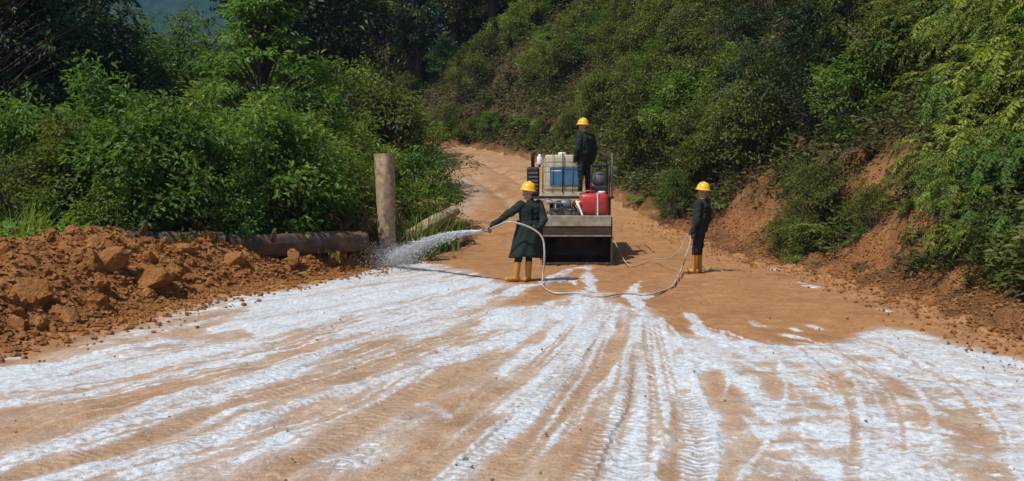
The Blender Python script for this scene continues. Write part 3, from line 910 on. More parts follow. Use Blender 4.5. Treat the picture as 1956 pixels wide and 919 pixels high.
PROTO = {
    'shrub': [bush(101 + i, 2.3, 1.25, 125, 44, 0.118, M['green'], 0.50, crad=0.32) for i in range(3)],
    'fine_shrub': [bush(121 + i, 2.0, 1.2, 95, 46, 0.10, M['olive'], 0.42, crad=0.28) for i in range(3)],
    'tree': [bush(141 + i, 6.5, 2.4, 190, 42, 0.20, M['dark'], 0.5, shape='tree', crad=0.46) for i in range(2)],
    'tier_tree': [bush(161, 5.2, 1.75, 230, 40, 0.15, M['green'], 0.42, shape='tiers', crad=0.34)],
    'fern': [fern(181 + i, 26, 1.35, M['yellow']) for i in range(3)],
    'spray': [fern(201 + i, 85, 1.45, M['yellow'], 0.15, (0.0, 1.1), 2.0, math.pi, 0.038, 0.50) for i in range(3)],
    'dry': [fern(221 + i, 26, 1.0, M['dry'], 0.16, (-0.2, 0.9), 2.2, None, 0.035, 0.3) for i in range(2)],
    'grass': [grass(241 + i, 110, 1.3, M['green']) for i in range(2)],
}
NAMES = {'shrub': 'leafy_shrub', 'fine_shrub': 'fine_leaved_shrub', 'tree': 'tree', 'tier_tree': 'tree', 'fern': 'fern', 'spray': 'drooping_fern', 'dry': 'dry_fern', 'grass': 'grass_tuft'}
CATS = {'shrub': 'shrub', 'fine_shrub': 'shrub', 'tree': 'tree', 'tier_tree': 'tree', 'fern': 'fern', 'spray': 'fern', 'dry': 'fern', 'grass': 'grass'}
PRNG = random.Random(5)


def plant(kind, x, y, s, label, mat=None, group=None, z=None, rz=None, sz=None, tilt=0.0, v=None):
    fol, stm = PROTO[kind][(PRNG.randrange(len(PROTO[kind])) if v is None else v)]
    r = empty(NAMES[kind], (x, y, (zt(x, y) - 0.05) if z is None else z), PRNG.random() * 6.283 if rz is None else rz)
    r.rotation_euler[0] = PRNG.uniform(-0.08, 0.08); r.rotation_euler[1] = tilt + PRNG.uniform(-0.08, 0.08)
    r.scale = (s, s, s * (sz or 1.0))
    tree_like = kind in ('tree', 'tier_tree')
    a = link('crown' if tree_like else ('frond' if CATS[kind] == 'fern' else ('blade' if kind == 'grass' else 'foliage')), fol, r)
    if mat:
        a.material_slots[0].link = 'OBJECT'; a.material_slots[0].material = M[mat]
    if stm: link('trunk' if tree_like else 'stem', stm, r)
    return tag(r, label, CATS[kind], group)


def plant_px(kind, px, py, d, s, label, **kw):
    """foot of the plant: direction from the photograph, distance d, height from the ground there"""
    p = at(px, py, d)
    return plant(kind, p.x, d, s, label, **kw)


# ------------------------------------------------------------------ left thicket
PX = lambda px, d: (px - 978) / F_PX * d
left_rows = [   # px of the middle, distance, kind, scale, stretch, leaf material, label
    (30, 15.6, 'fine_shrub', 0.98, 0.93, 'olive', 'low olive shrub at the left picture edge, just behind the soil heap'),
    (130, 16.4, 'shrub', 0.98, 0.93, 'olive', 'rounded olive shrub rising behind the highest part of the soil heap'),
    (235, 16.2, 'shrub', 1.07, 1.02, 'green', 'tall bright green shrub behind the right end of the big soil heap'),
    (330, 16.8, 'shrub', 1.07, 1.04, 'green', 'broad-leaved green shrub behind the large dark clod of the heap'),
    (420, 17.6, 'fine_shrub', 0.98, 0.93, 'yellow', 'yellow-green fine-leaved shrub standing behind the middle of the half buried log'),
    (500, 18.2, 'shrub', 1.12, 1.07, 'green', 'tall light green shrub directly below the tiered tree'),
    (575, 18.8, 'shrub', 0.98, 1.02, 'green', 'green shrub behind the arching grass, left of the wooden post'),
    (648, 20.0, 'fine_shrub', 1.02, 0.98, 'olive', 'brownish olive shrub just left of the wooden post'),
    (60, 18.5, 'shrub', 1.16, 0.98, 'green', 'large green shrub in the second row at the left picture edge'),
    (190, 19.2, 'shrub', 1.26, 1.07, 'green', 'large green shrub in the second row below the dark tree'),
    (300, 20.0, 'shrub', 1.21, 1.07, 'green', 'second-row green shrub below the gap with the blue hill'),
    (410, 21.0, 'fine_shrub', 1.40, 1.12, 'yellow', 'yellowish fine-leaved shrub at the left foot of the tiered tree'),
    (545, 21.5, 'fine_shrub', 1.40, 1.07, 'yellow', 'yellow-green fine-leaved shrub at the right foot of the tiered tree'),
    (625, 23.0, 'fine_shrub', 1.26, 1.02, 'olive', 'olive shrub in the back row above the arching grass'),
    (700, 24.0, 'fine_shrub', 1.21, 1.02, 'yellow', 'pale yellow-green shrub rising behind the top of the wooden post'),
    (800, 23.4, 'fine_shrub', 0.88, 0.98, 'yellow', 'small dense yellow-green bush at the road edge right of the wooden post'),
]
left_rows += [
    (600, 27.0, 'fine_shrub', 1.7, 1.15, 'yellow', 'yellowish shrub in the back row under the dark trees'),
    (650, 29.5, 'fine_shrub', 1.6, 1.2, 'olive', 'olive shrub in the back row under the dark trees'),
    (700, 31.0, 'fine_shrub', 1.5, 1.2, 'yellow', 'yellowish shrub far back above the post'),
    (745, 30.0, 'shrub', 1.3, 1.1, 'olive', 'olive broad-leaved shrub far back right of the post'),
    (785, 32.0, 'fine_shrub', 1.4, 1.1, 'yellow', 'yellowish shrub far back where the road disappears'),
    (720, 27.0, 'dry', 2.2, 1.3, 'dry', 'large rusty brown fern behind the post'),
    (660, 25.5, 'dry', 2.0, 1.3, 'dry', 'large rusty brown fern left behind the post'),
    (530, 30.0, 'shrub', 1.6, 1.1, 'green', 'green shrub in the back row behind the tiered tree'),
    (460, 31.0, 'fine_shrub', 1.8, 1.1, 'olive', 'olive shrub in the back row left of the tiered tree'),
    (800, 24.6, 'shrub', 0.92, 1.02, 'green', 'green bush hiding the left edge of the climbing road'),
    (95, 15.4, 'fern', 0.95, 1.2, 'yellow', 'yellow-green fern standing behind the top of the soil heap'),
    (200, 15.3, 'fine_shrub', 0.62, 0.9, 'yellow', 'low yellow-green shrub just behind the soil heap crest'),
    (285, 15.9, 'fern', 0.90, 1.3, 'lime_leaf', 'light green fern in front of the broad-leaved shrubs'),
    (372, 16.3, 'fine_shrub', 0.70, 1.0, 'olive', 'low olive shrub behind the left end of the log'),
    (460, 16.9, 'shrub', 0.66, 1.0, 'lime_leaf', 'low light green shrub behind the middle of the log'),
    (515, 17.6, 'fern', 0.95, 1.2, 'yellow', 'yellow-green fern behind the right part of the log'),
    (20, 17.4, 'shrub', 0.80, 1.35, 'lime_leaf', 'narrow light green shrub near the left picture edge'),
    (245, 18.4, 'shrub', 0.66, 1.45, 'lime_leaf', 'narrow tall light green shrub sticking out of the thicket'),
    (385, 19.2, 'shrub', 0.66, 1.45, 'yellow', 'narrow tall yellowish shrub left of the tiered tree'),
    (150, 18.0, 'fine_shrub', 0.85, 1.5, 'yellow', 'narrow yellowish shrub below the dark corner tree'),
    (555, 19.6, 'shrub', 0.75, 1.6, 'lime_leaf', 'narrow tall light green shrub right below the tiered tree'),
    (680, 21.4, 'fine_shrub', 0.75, 1.3, 'yellow', 'yellowish shrub showing just left of the post top'),
    (440, 22.4, 'fern', 1.7, 1.3, 'yellow', 'large pale fern at the foot of the tiered tree'),
    (605, 21.0, 'dry', 1.5, 1.2, 'dry', 'rusty brown fern in the middle of the thicket near the post'),
]
for px, d, k, s, sz, mt, lb in left_rows:
    plant(k, PX(px, d), d, s, lb, mat=mt, group='shrubs of the thicket left of the road', sz=sz)
grasses = [(610, 18.9, 1.05, 'green', 'arching green grass tuft between the log and the thicket'), (665, 20.0, 1.0, 'green', 'arching grass tuft hanging just left of the wooden post'),
           (545, 18.4, 0.8, 'yellow', 'short pale grass tuft behind the middle of the log'), (795, 20.6, 1.15, 'yellow', 'tall yellow-green grass tuft right beside the wooden post'),
           (835, 22.2, 1.1, 'green', 'tall grass tuft at the edge of the climbing road'), (760, 21.2, 0.9, 'green', 'green grass tuft close behind the wooden post'),
           (60, 13.9, 0.5, 'yellow', 'thin grass tuft sprouting on top of the soil heap')]
for px, d, s, mt, lb in grasses:
    plant('grass', PX(px, d), d, s, lb, mat=mt, group='grass tufts along the left road edge', z=(zt(PX(px, d), d) + (0.45 if d < 14 else 0)))
plant('dry', PX(640, 19.2), 19.2, 1.2, 'brown dry fern in the thicket left of the wooden post', group='dry ferns', z=zt(PX(640, 19.2), 19.2) + 0.7)
plant('dry', PX(715, 22.5), 22.5, 1.3, 'brown dry fern behind the wooden post', group='dry ferns', z=zt(PX(715, 22.5), 22.5) + 0.6)
plant('dry', PX(862, 23.0), 23.0, 0.8, 'small brown dry fern at the road edge above the pale log', group='dry ferns')
# trees at the back on the left
plant('tier_tree', PX(495, 23.6), 23.6, 1.25, 'light green tree with flat tiers of foliage, right of the blue hill', mat='lime_leaf', v=0, sz=1.0)
for px, d, s, sz, mt, lb in ((90, 27.0, 1.05, 1.05, 'dark', 'big dark green tree at the upper left corner'), (-40, 24.0, 1.0, 1.1, 'dark', 'dark tree cut off by the left picture edge'),
                             (170, 31.0, 0.9, 1.05, 'dark', 'dark tree between the corner tree and the blue hill'), (262, 33.0, 0.78, 0.98, 'green', 'mid green tree just left of the blue hill gap'),
                             (345, 36.0, 0.82, 0.92, 'green', 'low green tree directly under the blue hill'), (405, 40.0, 0.86, 0.90, 'green', 'small green tree at the right side of the blue hill gap'),
                             (590, 38.0, 1.2, 1.2, 'dark', 'tall dark tree right of the tiered tree'), (625, 41.0, 1.2, 1.2, 'dark', 'tall dark tree left above the wooden post'),
                             (550, 44.0, 1.3, 1.3, 'dark', 'dark tree in the back behind the tiered tree')):
    plant('tree', PX(px, d), d, s, lb, mat=mt, group='trees at the back left of the road', sz=sz)

for px, d, s, mt, lb in ((690, 64, 1.5, 'dark', 'dark forest tree at the top, above the wooden post'), (745, 60, 1.35, 'olive', 'olive forest tree at the top, left of the road bend'), (800, 58, 1.3, 'dark', 'dark forest tree high above the road bend'),
                         (870, 57, 1.2, 'olive', 'olive forest tree high above the climbing road'), (940, 56, 1.25, 'green', 'green forest tree at the top, above the tank'), (1020, 54, 1.2, 'olive', 'olive forest tree at the top, above the person on the deck'),
                         (630, 72, 1.7, 'dark', 'dark forest tree far back, right of the tiered tree'), (1100, 50, 1.1, 'green', 'green forest tree at the top, right of the person on the deck'), (1190, 46, 1.1, 'olive', 'olive forest tree at the top, above the bank bend'),
                         (1290, 42, 1.1, 'dark', 'dark forest tree at the top, above the person by the bank')):
    plant('tree', PX(px, d), d, s, lb, mat=mt, group='forest trees on top of the hillside')

# ------------------------------------------------------------------ hillside vegetation
def scatter_hill():
    rng = np.random.default_rng(77)
    pts, n = [], 0
    zones = {'near': ('on the bank beside the worker with the hose', 0), 'mid': ('on the bank behind the work vehicle', 0), 'far': ('above the far road bend', 0)}
    tries = 0
    CY = 9 + 55 * rng.random(30000) ** 1.25
    CX = rng.uniform(-0.20, 0.66, 30000) * CY
    CZ, CDR, _ = terrain(CX, CY)
    for x, y, z0, dr in zip(CX, CY, CZ, CDR):
        if len(pts) >= 300: break
        if dr < 0.5 or dr > 16: continue
        if x / y > 0.42 and y < 21: continue
        if max(bare_at(x + a_, y + b_) for a_ in (-0.8, -0.3, 0.2) for b_ in (-0.8, 0, 0.5)) > 0.45 and y < 30: continue
        sep = 0.50 + 0.022 * y
        if any((x - a) ** 2 + (y - b) ** 2 < sep * sep for a, b in pts): continue
        pts.append((x, y))
        zone = 'near' if y < 23 else ('mid' if y < 36 else 'far')
        r = rng.random()
        if dr > 5 and r < 0.20: kind, s, mt = 'tree', rng.uniform(0.5, 0.85), rng.choice(['green', 'olive', 'dark'])
        elif r < 0.42: kind, s, mt = 'shrub', rng.uniform(0.75, 1.2), rng.choice(['green', 'olive', 'olive'])
        elif r < 0.68: kind, s, mt = 'fine_shrub', rng.uniform(0.8, 1.3), rng.choice(['olive', 'olive', 'yellow'])
        elif r < 0.82: kind, s, mt = 'fern', rng.uniform(1.0, 1.5), rng.choice(['yellow', 'olive', 'green'])
        else: kind, s, mt = 'dry', rng.uniform(0.9, 1.4), 'dry'
        if 0.255 < x / y < 0.37 and float(z0) > 1.6 + 0.06 * y and rng.random() < 0.65 and kind != 'dry': mt = 'dark'  # shade of the dark hollow is put into the leaf colour here
        if dr < 1.3: s *= 0.65
        word = {'tree': 'small tree', 'shrub': 'broad-leaved shrub', 'fine_shrub': 'fine-leaved shrub', 'fern': 'fern', 'dry': 'dry brown fern'}[kind]
        hue = {'green': 'green ', 'olive': 'olive ', 'yellow': 'yellow-green ', 'dark': 'dark green ', 'dry': ''}[mt]
        px = 978 + F_PX * x / y; py = HORIZON - F_PX * (float(z0) + 0.8 - CAM_H) / y
        where = next(t for lim, t in ((860, 'left of the vehicle'), (960, 'above the climbing road'), (1060, 'above the tank'), (1160, 'above the deck'), (1260, 'right of the deck'),
                                      (1350, 'above the person by the bank'), (1440, 'right of the standing person'), (1540, 'above the slumped soil'), (1660, 'above the orange soil'), (1780, 'left of the drooping ferns'), (9999, 'by the right edge')) if px < lim)
        level = 'topmost growth' if py < 30 else 'upper growth' if py < 110 else 'middle growth' if py < 210 else 'lower growth' if py < 310 else 'growth at the bank foot'
        lb = ('large ' if s > 1.05 else 'small ' if s < 0.7 and kind != 'tree' else '') + hue + word + ' in the ' + level + ' ' + where
        z = float(z0) - 0.1
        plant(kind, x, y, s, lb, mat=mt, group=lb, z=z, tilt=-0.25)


scatter_hill()
for px, d, order in ((800, 53.5, 'leftmost'), (850, 52.4, 'second from the left'), (905, 50.2, 'middle'), (955, 48.2, 'second from the right'), (1005, 46.0, 'rightmost')):
    plant('dry', PX(px, d), d, 1.15, order + ' of five dry brown ferns beyond the climbing road', group='dry ferns on the far side of the climbing road', sz=0.8)
SP = 'drooping ferns on the bank at the right picture edge'
for d, dr_, s, mt, lb in ((12.4, 1.35, 0.62, 'green', 'lowest drooping fern at the right edge above the dark foot of the bank'), (13.1, 1.9, 0.85, 'green', 'green drooping fern low at the right edge'),
                          (13.6, 1.35, 0.6, 'yellow', 'small drooping fern right of the orange soil'), (13.9, 2.5, 1.0, 'yellow', 'bright drooping fern at the right edge, halfway down'),
                          (14.6, 2.1, 0.85, 'yellow', 'yellow drooping fern hanging over the right side of the orange soil'), (14.9, 3.2, 1.05, 'yellow', 'bright drooping fern at the right edge, a third down'),
                          (15.8, 2.9, 1.0, 'yellow', 'large bright drooping fern above the orange soil'), (16.0, 4.0, 1.1, 'yellow', 'bright drooping fern at the right edge, a quarter down'),
                          (17.0, 3.6, 1.0, 'green', 'green drooping fern between dark gaps in the upper right'), (17.4, 4.8, 1.15, 'yellow', 'drooping yellow-green fern at the top right corner'),
                          (18.6, 4.6, 1.1, 'green', 'green drooping fern left of the top right corner'), (19.2, 5.6, 1.2, 'yellow', 'highest drooping fern near the top right corner'),
                          (20.2, 5.0, 1.1, 'green', 'green drooping fern at the top, right of the dark hollow'), (14.3, 1.5, 0.75, 'green', 'green drooping fern just above the orange soil, lower right'),
                          (15.2, 2.0, 0.8, 'yellow', 'yellow drooping fern above the middle of the orange soil'), (16.5, 2.7, 0.9, 'green', 'green drooping fern above the left of the orange soil'),
                          (16.6, 4.9, 1.1, 'yellow', 'bright drooping fern below the top right corner'), (18.0, 4.0, 1.0, 'yellow', 'bright drooping fern left of the dark gap, upper right'),
                          (18.2, 5.6, 1.2, 'yellow', 'large bright drooping fern in the top right corner'), (19.6, 4.2, 1.0, 'yellow', 'yellowish drooping fern high up, right of the dark hollow'),
                          (21.0, 4.2, 1.0, 'green', 'green drooping fern bordering the dark hollow'), (13.3, 1.0, 0.5, 'yellow', 'smallest drooping fern at the foot of the right bank'),
                          (21.5, 6.0, 1.2, 'yellow', 'bright drooping fern at the top, left of the corner ferns'), (15.4, 3.9, 1.1, 'yellow', 'bright drooping fern touching the right picture edge, upper third')):
    x = float(np.interp(d, TOE[:, 1], TOE[:, 0])) + dr_
    plant('spray', x, d, s, lb, mat={'yellow': 'fern', 'green': 'lime_leaf'}[mt], group=SP, rz=PRNG.uniform(-0.3, 0.3) + 0.35)
for px, d, s, k, mt, lb in ((1535, 16.2, 0.62, 'fern', 'yellow', 'bright green fern low on the bare slope right of the worker'), (1490, 17.6, 0.42, 'fine_shrub', 'olive', 'olive shrub on the slumped soil right of the worker'),
                            (1545, 17.4, 0.45, 'fine_shrub', 'olive', 'olive shrub between the two bare orange patches'), (1580, 18.8, 0.8, 'fern', 'yellow', 'single pale fern high on the bare slope'),
                            (1640, 17.6, 0.5, 'fern', 'green', 'small fern growing at the top of the orange soil'), (1230, 27.6, 0.62, 'fern', 'yellow', 'bright fern at the foot of the bank right of the vehicle'),
                            (1300, 26.2, 0.65, 'fine_shrub', 'green', 'low green shrub at the foot of the bank behind the worker'), (1370, 24.6, 0.5, 'fern', 'green', 'green fern just right of the standing worker\'s helmet')):
    x = PX(px, d)
    off = 0.4
    while poly_dist(np.array([x]), np.array([d]), TOE)[0] < off and d < 33: d += 0.2; x = PX(px, d)
    plant(k, x, d, s, lb, mat=mt, group='plants on the bare part of the bank', tilt=-0.2)


br_ = random.Random(55)
for k in range(26):
    d = br_.uniform(13.0, 24.0); dr_ = br_.uniform(0.3, 2.2)
    x = float(np.interp(d, TOE[:, 1], TOE[:, 0])) + dr_
    kind = br_.choice(['dry', 'dry', 'fern', 'fine_shrub', 'grass'])
    word = {'dry': 'dry brown fern', 'fern': 'little fern', 'fine_shrub': 'little olive shrub', 'grass': 'little grass tuft'}[kind]
    part = 'right of the orange soil' if d < 15 else 'on the orange soil' if d < 18.5 else 'between orange and slumped soil' if d < 20.5 else 'on the slumped soil'
    lv = 'low' if dr_ < 0.9 else 'halfway up' if dr_ < 1.6 else 'high up'
    lb = word.replace('dry', 'small dry') + ' growing ' + lv + ' ' + part
    plant(kind, x, d, br_.uniform(0.22, 0.45) * (1.3 if kind == 'dry' else 1.0), lb, mat={'dry': 'dry', 'fern': 'yellow', 'fine_shrub': 'olive', 'grass': 'yellow'}[kind], group=lb, tilt=-0.3)


def leaf_cover(name, lbl, n, sampler, size, mat, seed):
    """ground cover nobody could count: leaves lying and standing all over the slope"""
    rng = np.random.default_rng(seed)
    X, Y = sampler(rng, n)
    Z, dr, dl = terrain(X, Y)
    P = np.stack([X, Y, Z + rng.random(len(X)) * 0.55], 1)
    D = rdir(rng, len(X)); D[:, 2] = np.abs(D[:, 2]) * 0.6 - 0.2
    D[:, 0] -= 0.35
    U = np.array([-0.3, -0.2, 1.0]) + rdir(rng, len(X)) * 0.6
    LV = Leaves()
    s = size * (0.5 + rng.random(len(X))) * (0.8 + Y / 60)
    LV.add(P, D, U, s, s * 0.45, np.clip(0.15 + 0.75 * fbm(X * 0.8, Y * 0.8, 3, seed) + rng.normal(0, 0.16, len(X)), 0, 1))
    o = link(name, LV.mesh(name, M[mat]))
    return tag(o, lbl, 'undergrowth', kind='stuff')


def samp_hill(rng, n):
    Y = 8 + 60 * rng.random(n * 3) ** 1.4
    X = rng.uniform(-0.22, 0.75, n * 3) * Y
    _, dr, _ = terrain(X, Y)
    i = np.clip(np.searchsorted(gy, Y), 0, ny - 1); j = np.clip(np.searchsorted(gx, X), 0, nx - 1)
    ok = (dr > 0.4) & (dr < 22) & (BARE[i, j] < 0.25 + 0.5 * rng.random(len(X)) ** 3)
    return X[ok][:n], Y[ok][:n]


def samp_left(rng, n):
    Y = rng.uniform(12, 45, n * 3); X = rng.uniform(-0.75, -0.05, n * 3) * Y
    _, dr, dl = terrain(X, Y)
    ok = (dl > 1.7 + rng.random(len(X))) & (dr < 0)
    return X[ok][:n], Y[ok][:n]


leaf_cover('hillside_undergrowth', 'low tangled undergrowth covering the hillside soil between the shrubs', 230000, samp_hill, 0.115, 'mixed', 301)
leaf_cover('thicket_undergrowth', 'low green undergrowth covering the ground under the left thicket', 40000, samp_left, 0.15, 'green', 302)

# ------------------------------------------------------------------ soil heap with clods, logs, post
RIDGE = np.array([(4, -8.2, 0.6), (9, -7.7, 0.76), (11, -7.4, 0.78), (12.5, -7.1, 0.80), (13.6, -6.4, 0.76), (14.6, -5.9, 0.60), (15.5, -5.5, 0.58), (17, -4.9, 0.52), (19, -3.4, 0.54), (20.2, -2.9, 0.30), (21.2, -2.5, 0.0)])
HTOE = np.array([(4, -6.1), (7, -5.75), (9.2, -5.25), (10.3, -5.05), (12.7, -4.75), (15.1, -4.15), (18.2, -2.85), (20, -2.3), (21.2, -2.2)])


def heap_height(X, Y):
    xt = np.interp(Y, HTOE[:, 0], HTOE[:, 1]); xr = np.interp(Y, RIDGE[:, 0], RIDGE[:, 1]); hr = np.interp(Y, RIDGE[:, 0], RIDGE[:, 2])
    xt = xt + (fbm(X * 1.3, Y * 1.3, 3, 111) - 0.5) * 0.7
    t = (xt - X) / np.maximum(xt - xr, 0.3)
    up = sstep(0, 1, t) ** 0.85
    back = sstep(2.2, 1.0, t)
    lump = (fbm(X * 1.6, Y * 1.6, 4, 121) - 0.5) * 0.42 + (1 - np.abs(fbm(X * 3.2, Y * 3.2, 3, 125) * 2 - 1)) * 0.16 + (fbm(X * 8, Y * 8, 3, 131) - 0.5) * 0.20
    base_up = 0.50 * sstep(0.3, 2.2, -poly_dist(X, Y, LEFT))        # the terrain already rises this much there
    h = hr * up * back - base_up * back + lump * sstep(0.03, 0.35, t) * sstep(2.3, 1.3, t) * np.clip(hr / 0.8, 0.35, 1.1)
    return np.where((t < 0.0) | (t > 2.25), -0.25, h - 0.02)


def soil_heap():
    xs = np.arange(-10.5, -1.9, 0.035); ys = np.concatenate([np.arange(5, 9, 0.06), np.arange(9, 21.3, 0.04)])
    X, Y = np.meshgrid(xs, ys)
    Z = terrain(X, Y)[0] + heap_height(X, Y)
    k, n = X.shape
    i = np.arange(n * k).reshape(k, n)
    q = np.stack([i[:-1, :-1], i[:-1, 1:], i[1:, 1:], i[1:, :-1]], -1).reshape(-1, 4)
    keep = (heap_height(X, Y).ravel()[q] > -0.2).any(1)
    q = q[keep]
    u, inv = np.unique(q, return_inverse=True)
    V = np.stack([X.ravel(), Y.ravel(), Z.ravel()], 1)[u]
    o = link('soil_heap', mesh_np('soil_heap', V, inv.reshape(-1, 4), [M['heap']], True))
    tag(o, 'long heap of loose orange-brown soil with clods along the left road edge', 'soil heap')
    return o


heap = soil_heap()


def clod_mesh(seed, mat):
    rng = random.Random(seed)
    bm = bmesh.new()
    bmesh.ops.create_icosphere(bm, subdivisions=3, radius=1)
    co = np.array([v.co[:] for v in bm.verts])
    k = 1 + 0.55 * (fbm(co[:, 0] * 1.6 + seed * 7, co[:, 1] * 1.6 + co[:, 2] * 1.1, 3, seed) - 0.5) + 0.75 * (fbm(co[:, 0] * 5 + co[:, 2] * 4, co[:, 1] * 5 - co[:, 2] * 3, 3, seed + 9, 0.7) - 0.5)
    for v, q in zip(bm.verts, k): v.co *= q
    for _ in range(4):   # broken faces
        d = Vector((rng.gauss(0, 1), rng.gauss(0, 1), rng.gauss(0, 1))).normalized(); c = rng.uniform(0.6, 0.85)
        for v in bm.verts:
            e = v.co.dot(d)
            if e > c: v.co -= d * (e - c) * 0.85
    me = bpy.data.meshes.new('clod'); bm.to_mesh(me); bm.free()
    me.materials.append(mat)
    return me


CLODS = [clod_mesh(s, M['heap']) for s in range(6)]


def heap_top(x, y):
    X, Y = np.array([x]), np.array([y])
    return float(terrain(X, Y)[0][0] + max(0, heap_height(X, Y)[0]))


def clods_on_heap():
    rng = random.Random(9)
    k = 0; spots = []
    while k < 290:
        y = 8.5 + 12 * rng.random() ** 1.2
        xt = float(np.interp(y, HTOE[:, 0], HTOE[:, 1])); xr = float(np.interp(y, RIDGE[:, 0], RIDGE[:, 1]))
        x = xt + (xr - xt) * rng.uniform(-0.02, 1.15)
        if x / y < -0.62: continue
        r = min(0.20, 0.040 * math.exp(rng.gauss(0.25, 0.5))) * (1.25 if y < 14 else 0.95)
        o = link('clod', rng.choice(CLODS), heap)
        spots.append((o, x, y, r))
        o.rotation_euler = (rng.random() * 6, rng.random() * 6, rng.random() * 6)
        o.scale = (r * rng.uniform(0.8, 1.4), r * rng.uniform(0.8, 1.3), r * rng.uniform(0.6, 1.0))
        k += 1
    X, Y = np.array([q[1] for q in spots]), np.array([q[2] for q in spots])
    Zt = terrain(X, Y)[0] + np.maximum(0, heap_height(X, Y))
    for (o, x, y, r), z in zip(spots, Zt): o.location = (x, y, z + r * 0.10)
    for px, py, d, r in ((290, 528, 12.9, 0.30), (215, 490, 12.6, 0.22), (60, 560, 10.6, 0.24), (30, 630, 9.7, 0.16), (560, 488, 16.4, 0.16), (640, 484, 17.6, 0.15), (445, 500, 15.2, 0.22)):
        p = at(px, py, d)
        o = link('clod', CLODS[int(r * 100) % 6], heap)
        o.location = (p.x, d, max(p.z, heap_top(p.x, d)) - 0.05)
        o.rotation_euler = (r * 9, r * 31, r * 17); o.scale = (r, r * 0.9, r * 0.8)


clods_on_heap()


def loose_stuff():
    """crumbs of soil and small stones lying about: too many to count"""
    rng = np.random.default_rng(404)
    base = np.array([(1, 0.1, 0.2), (-0.9, 0.2, 0.1), (0.1, 0.9, 0.1), (0, -1, 0.2), (0.3, 0.2, 0.75), (-0.2, 0, -0.6), (-0.35, -0.3, 0.7)], float)
    tri = np.array([(0, 2, 4), (2, 1, 6), (2, 6, 4), (1, 3, 6), (3, 0, 4), (3, 4, 6), (2, 0, 5), (1, 2, 5), (3, 1, 5), (0, 3, 5)])

    def crumbs(name, label, X, Y, Z, r, mat):
        n = len(X)
        a = rng.random(n) * 6.283
        B = base[None] * (r[:, None, None] * rng.uniform(0.6, 1.3, (n, 7, 1)))
        c, s = np.cos(a)[:, None], np.sin(a)[:, None]
        V = np.stack([B[..., 0] * c - B[..., 1] * s, B[..., 0] * s + B[..., 1] * c, B[..., 2]], -1) + np.stack([X, Y, Z], 1)[:, None]
        Fc = (tri[None] + (np.arange(n) * 7)[:, None, None]).reshape(-1, 3)
        tag(link(name, mesh_np(name, V.reshape(-1, 3), Fc, [mat])), label, 'soil crumbs', kind='stuff')
    # along the toe of the bank
    n = 15000
    Y = rng.uniform(7, 26, n); X = np.interp(Y, TOE[:, 1], TOE[:, 0]) + rng.normal(0.45, 0.6, n)
    Z, dr, _ = terrain(X, Y)
    crumbs('bank_rubble', 'brown crumbled soil and small stones along the foot of the right bank', X, Y, Z + 0.01, 0.010 + 0.035 * rng.random(n) ** 4, M['heap'])
    # foot of the heap
    n = 15000
    Y = rng.uniform(8, 20.5, n); X = np.interp(Y, HTOE[:, 0], HTOE[:, 1]) + np.where(rng.random(n) < 0.25, rng.normal(-0.2, 0.45, n), -3.2 * rng.random(n))
    Z = terrain(X, Y)[0] + np.maximum(0, heap_height(X, Y))
    crumbs('heap_crumbs', 'fine soil crumbs covering the soil heap and spilled along its foot', X, Y, Z + 0.008, 0.014 + 0.05 * rng.random(n) ** 3, M['heap'])
    # on the road
    n = 450
    Y = 4.5 + 14 * rng.random(n) ** 1.3; X = rng.uniform(-0.62, 0.62, n) * Y
    Z, dr, dl = terrain(X, Y)
    ok = (dr < -0.3) & (dl < -0.2)
    X, Y, Z = X[ok], Y[ok], Z[ok]
    crumbs('road_grit', 'scattered small crumbs of soil on the limed road surface', X, Y, Z + 0.012, 0.005 + 0.014 * rng.random(len(X)) ** 3, M['crumb'])
    # dry litter at the foot of the bank
    n = 1500
    Y = rng.uniform(8, 24, n); X = np.interp(Y, TOE[:, 1], TOE[:, 0]) + rng.normal(0.35, 0.5, n)
    Z = terrain(X, Y)[0]
    LV = Leaves(); D = rdir(rng, n); D[:, 2] *= 0.4
    LV.add(np.stack([X, Y, Z + 0.03 + 0.05 * rng.random(n)], 1), D, np.array([0, 0, 1.0]) + rdir(rng, n) * 0.5, 0.03 + 0.06 * rng.random(n), 0.018, rng.random(n))
    tag(link('leaf_litter', LV.mesh('leaf_litter', M['dry'])), 'dry brown leaf and stalk litter along the foot of the right bank', 'litter', kind='stuff')


loose_stuff()


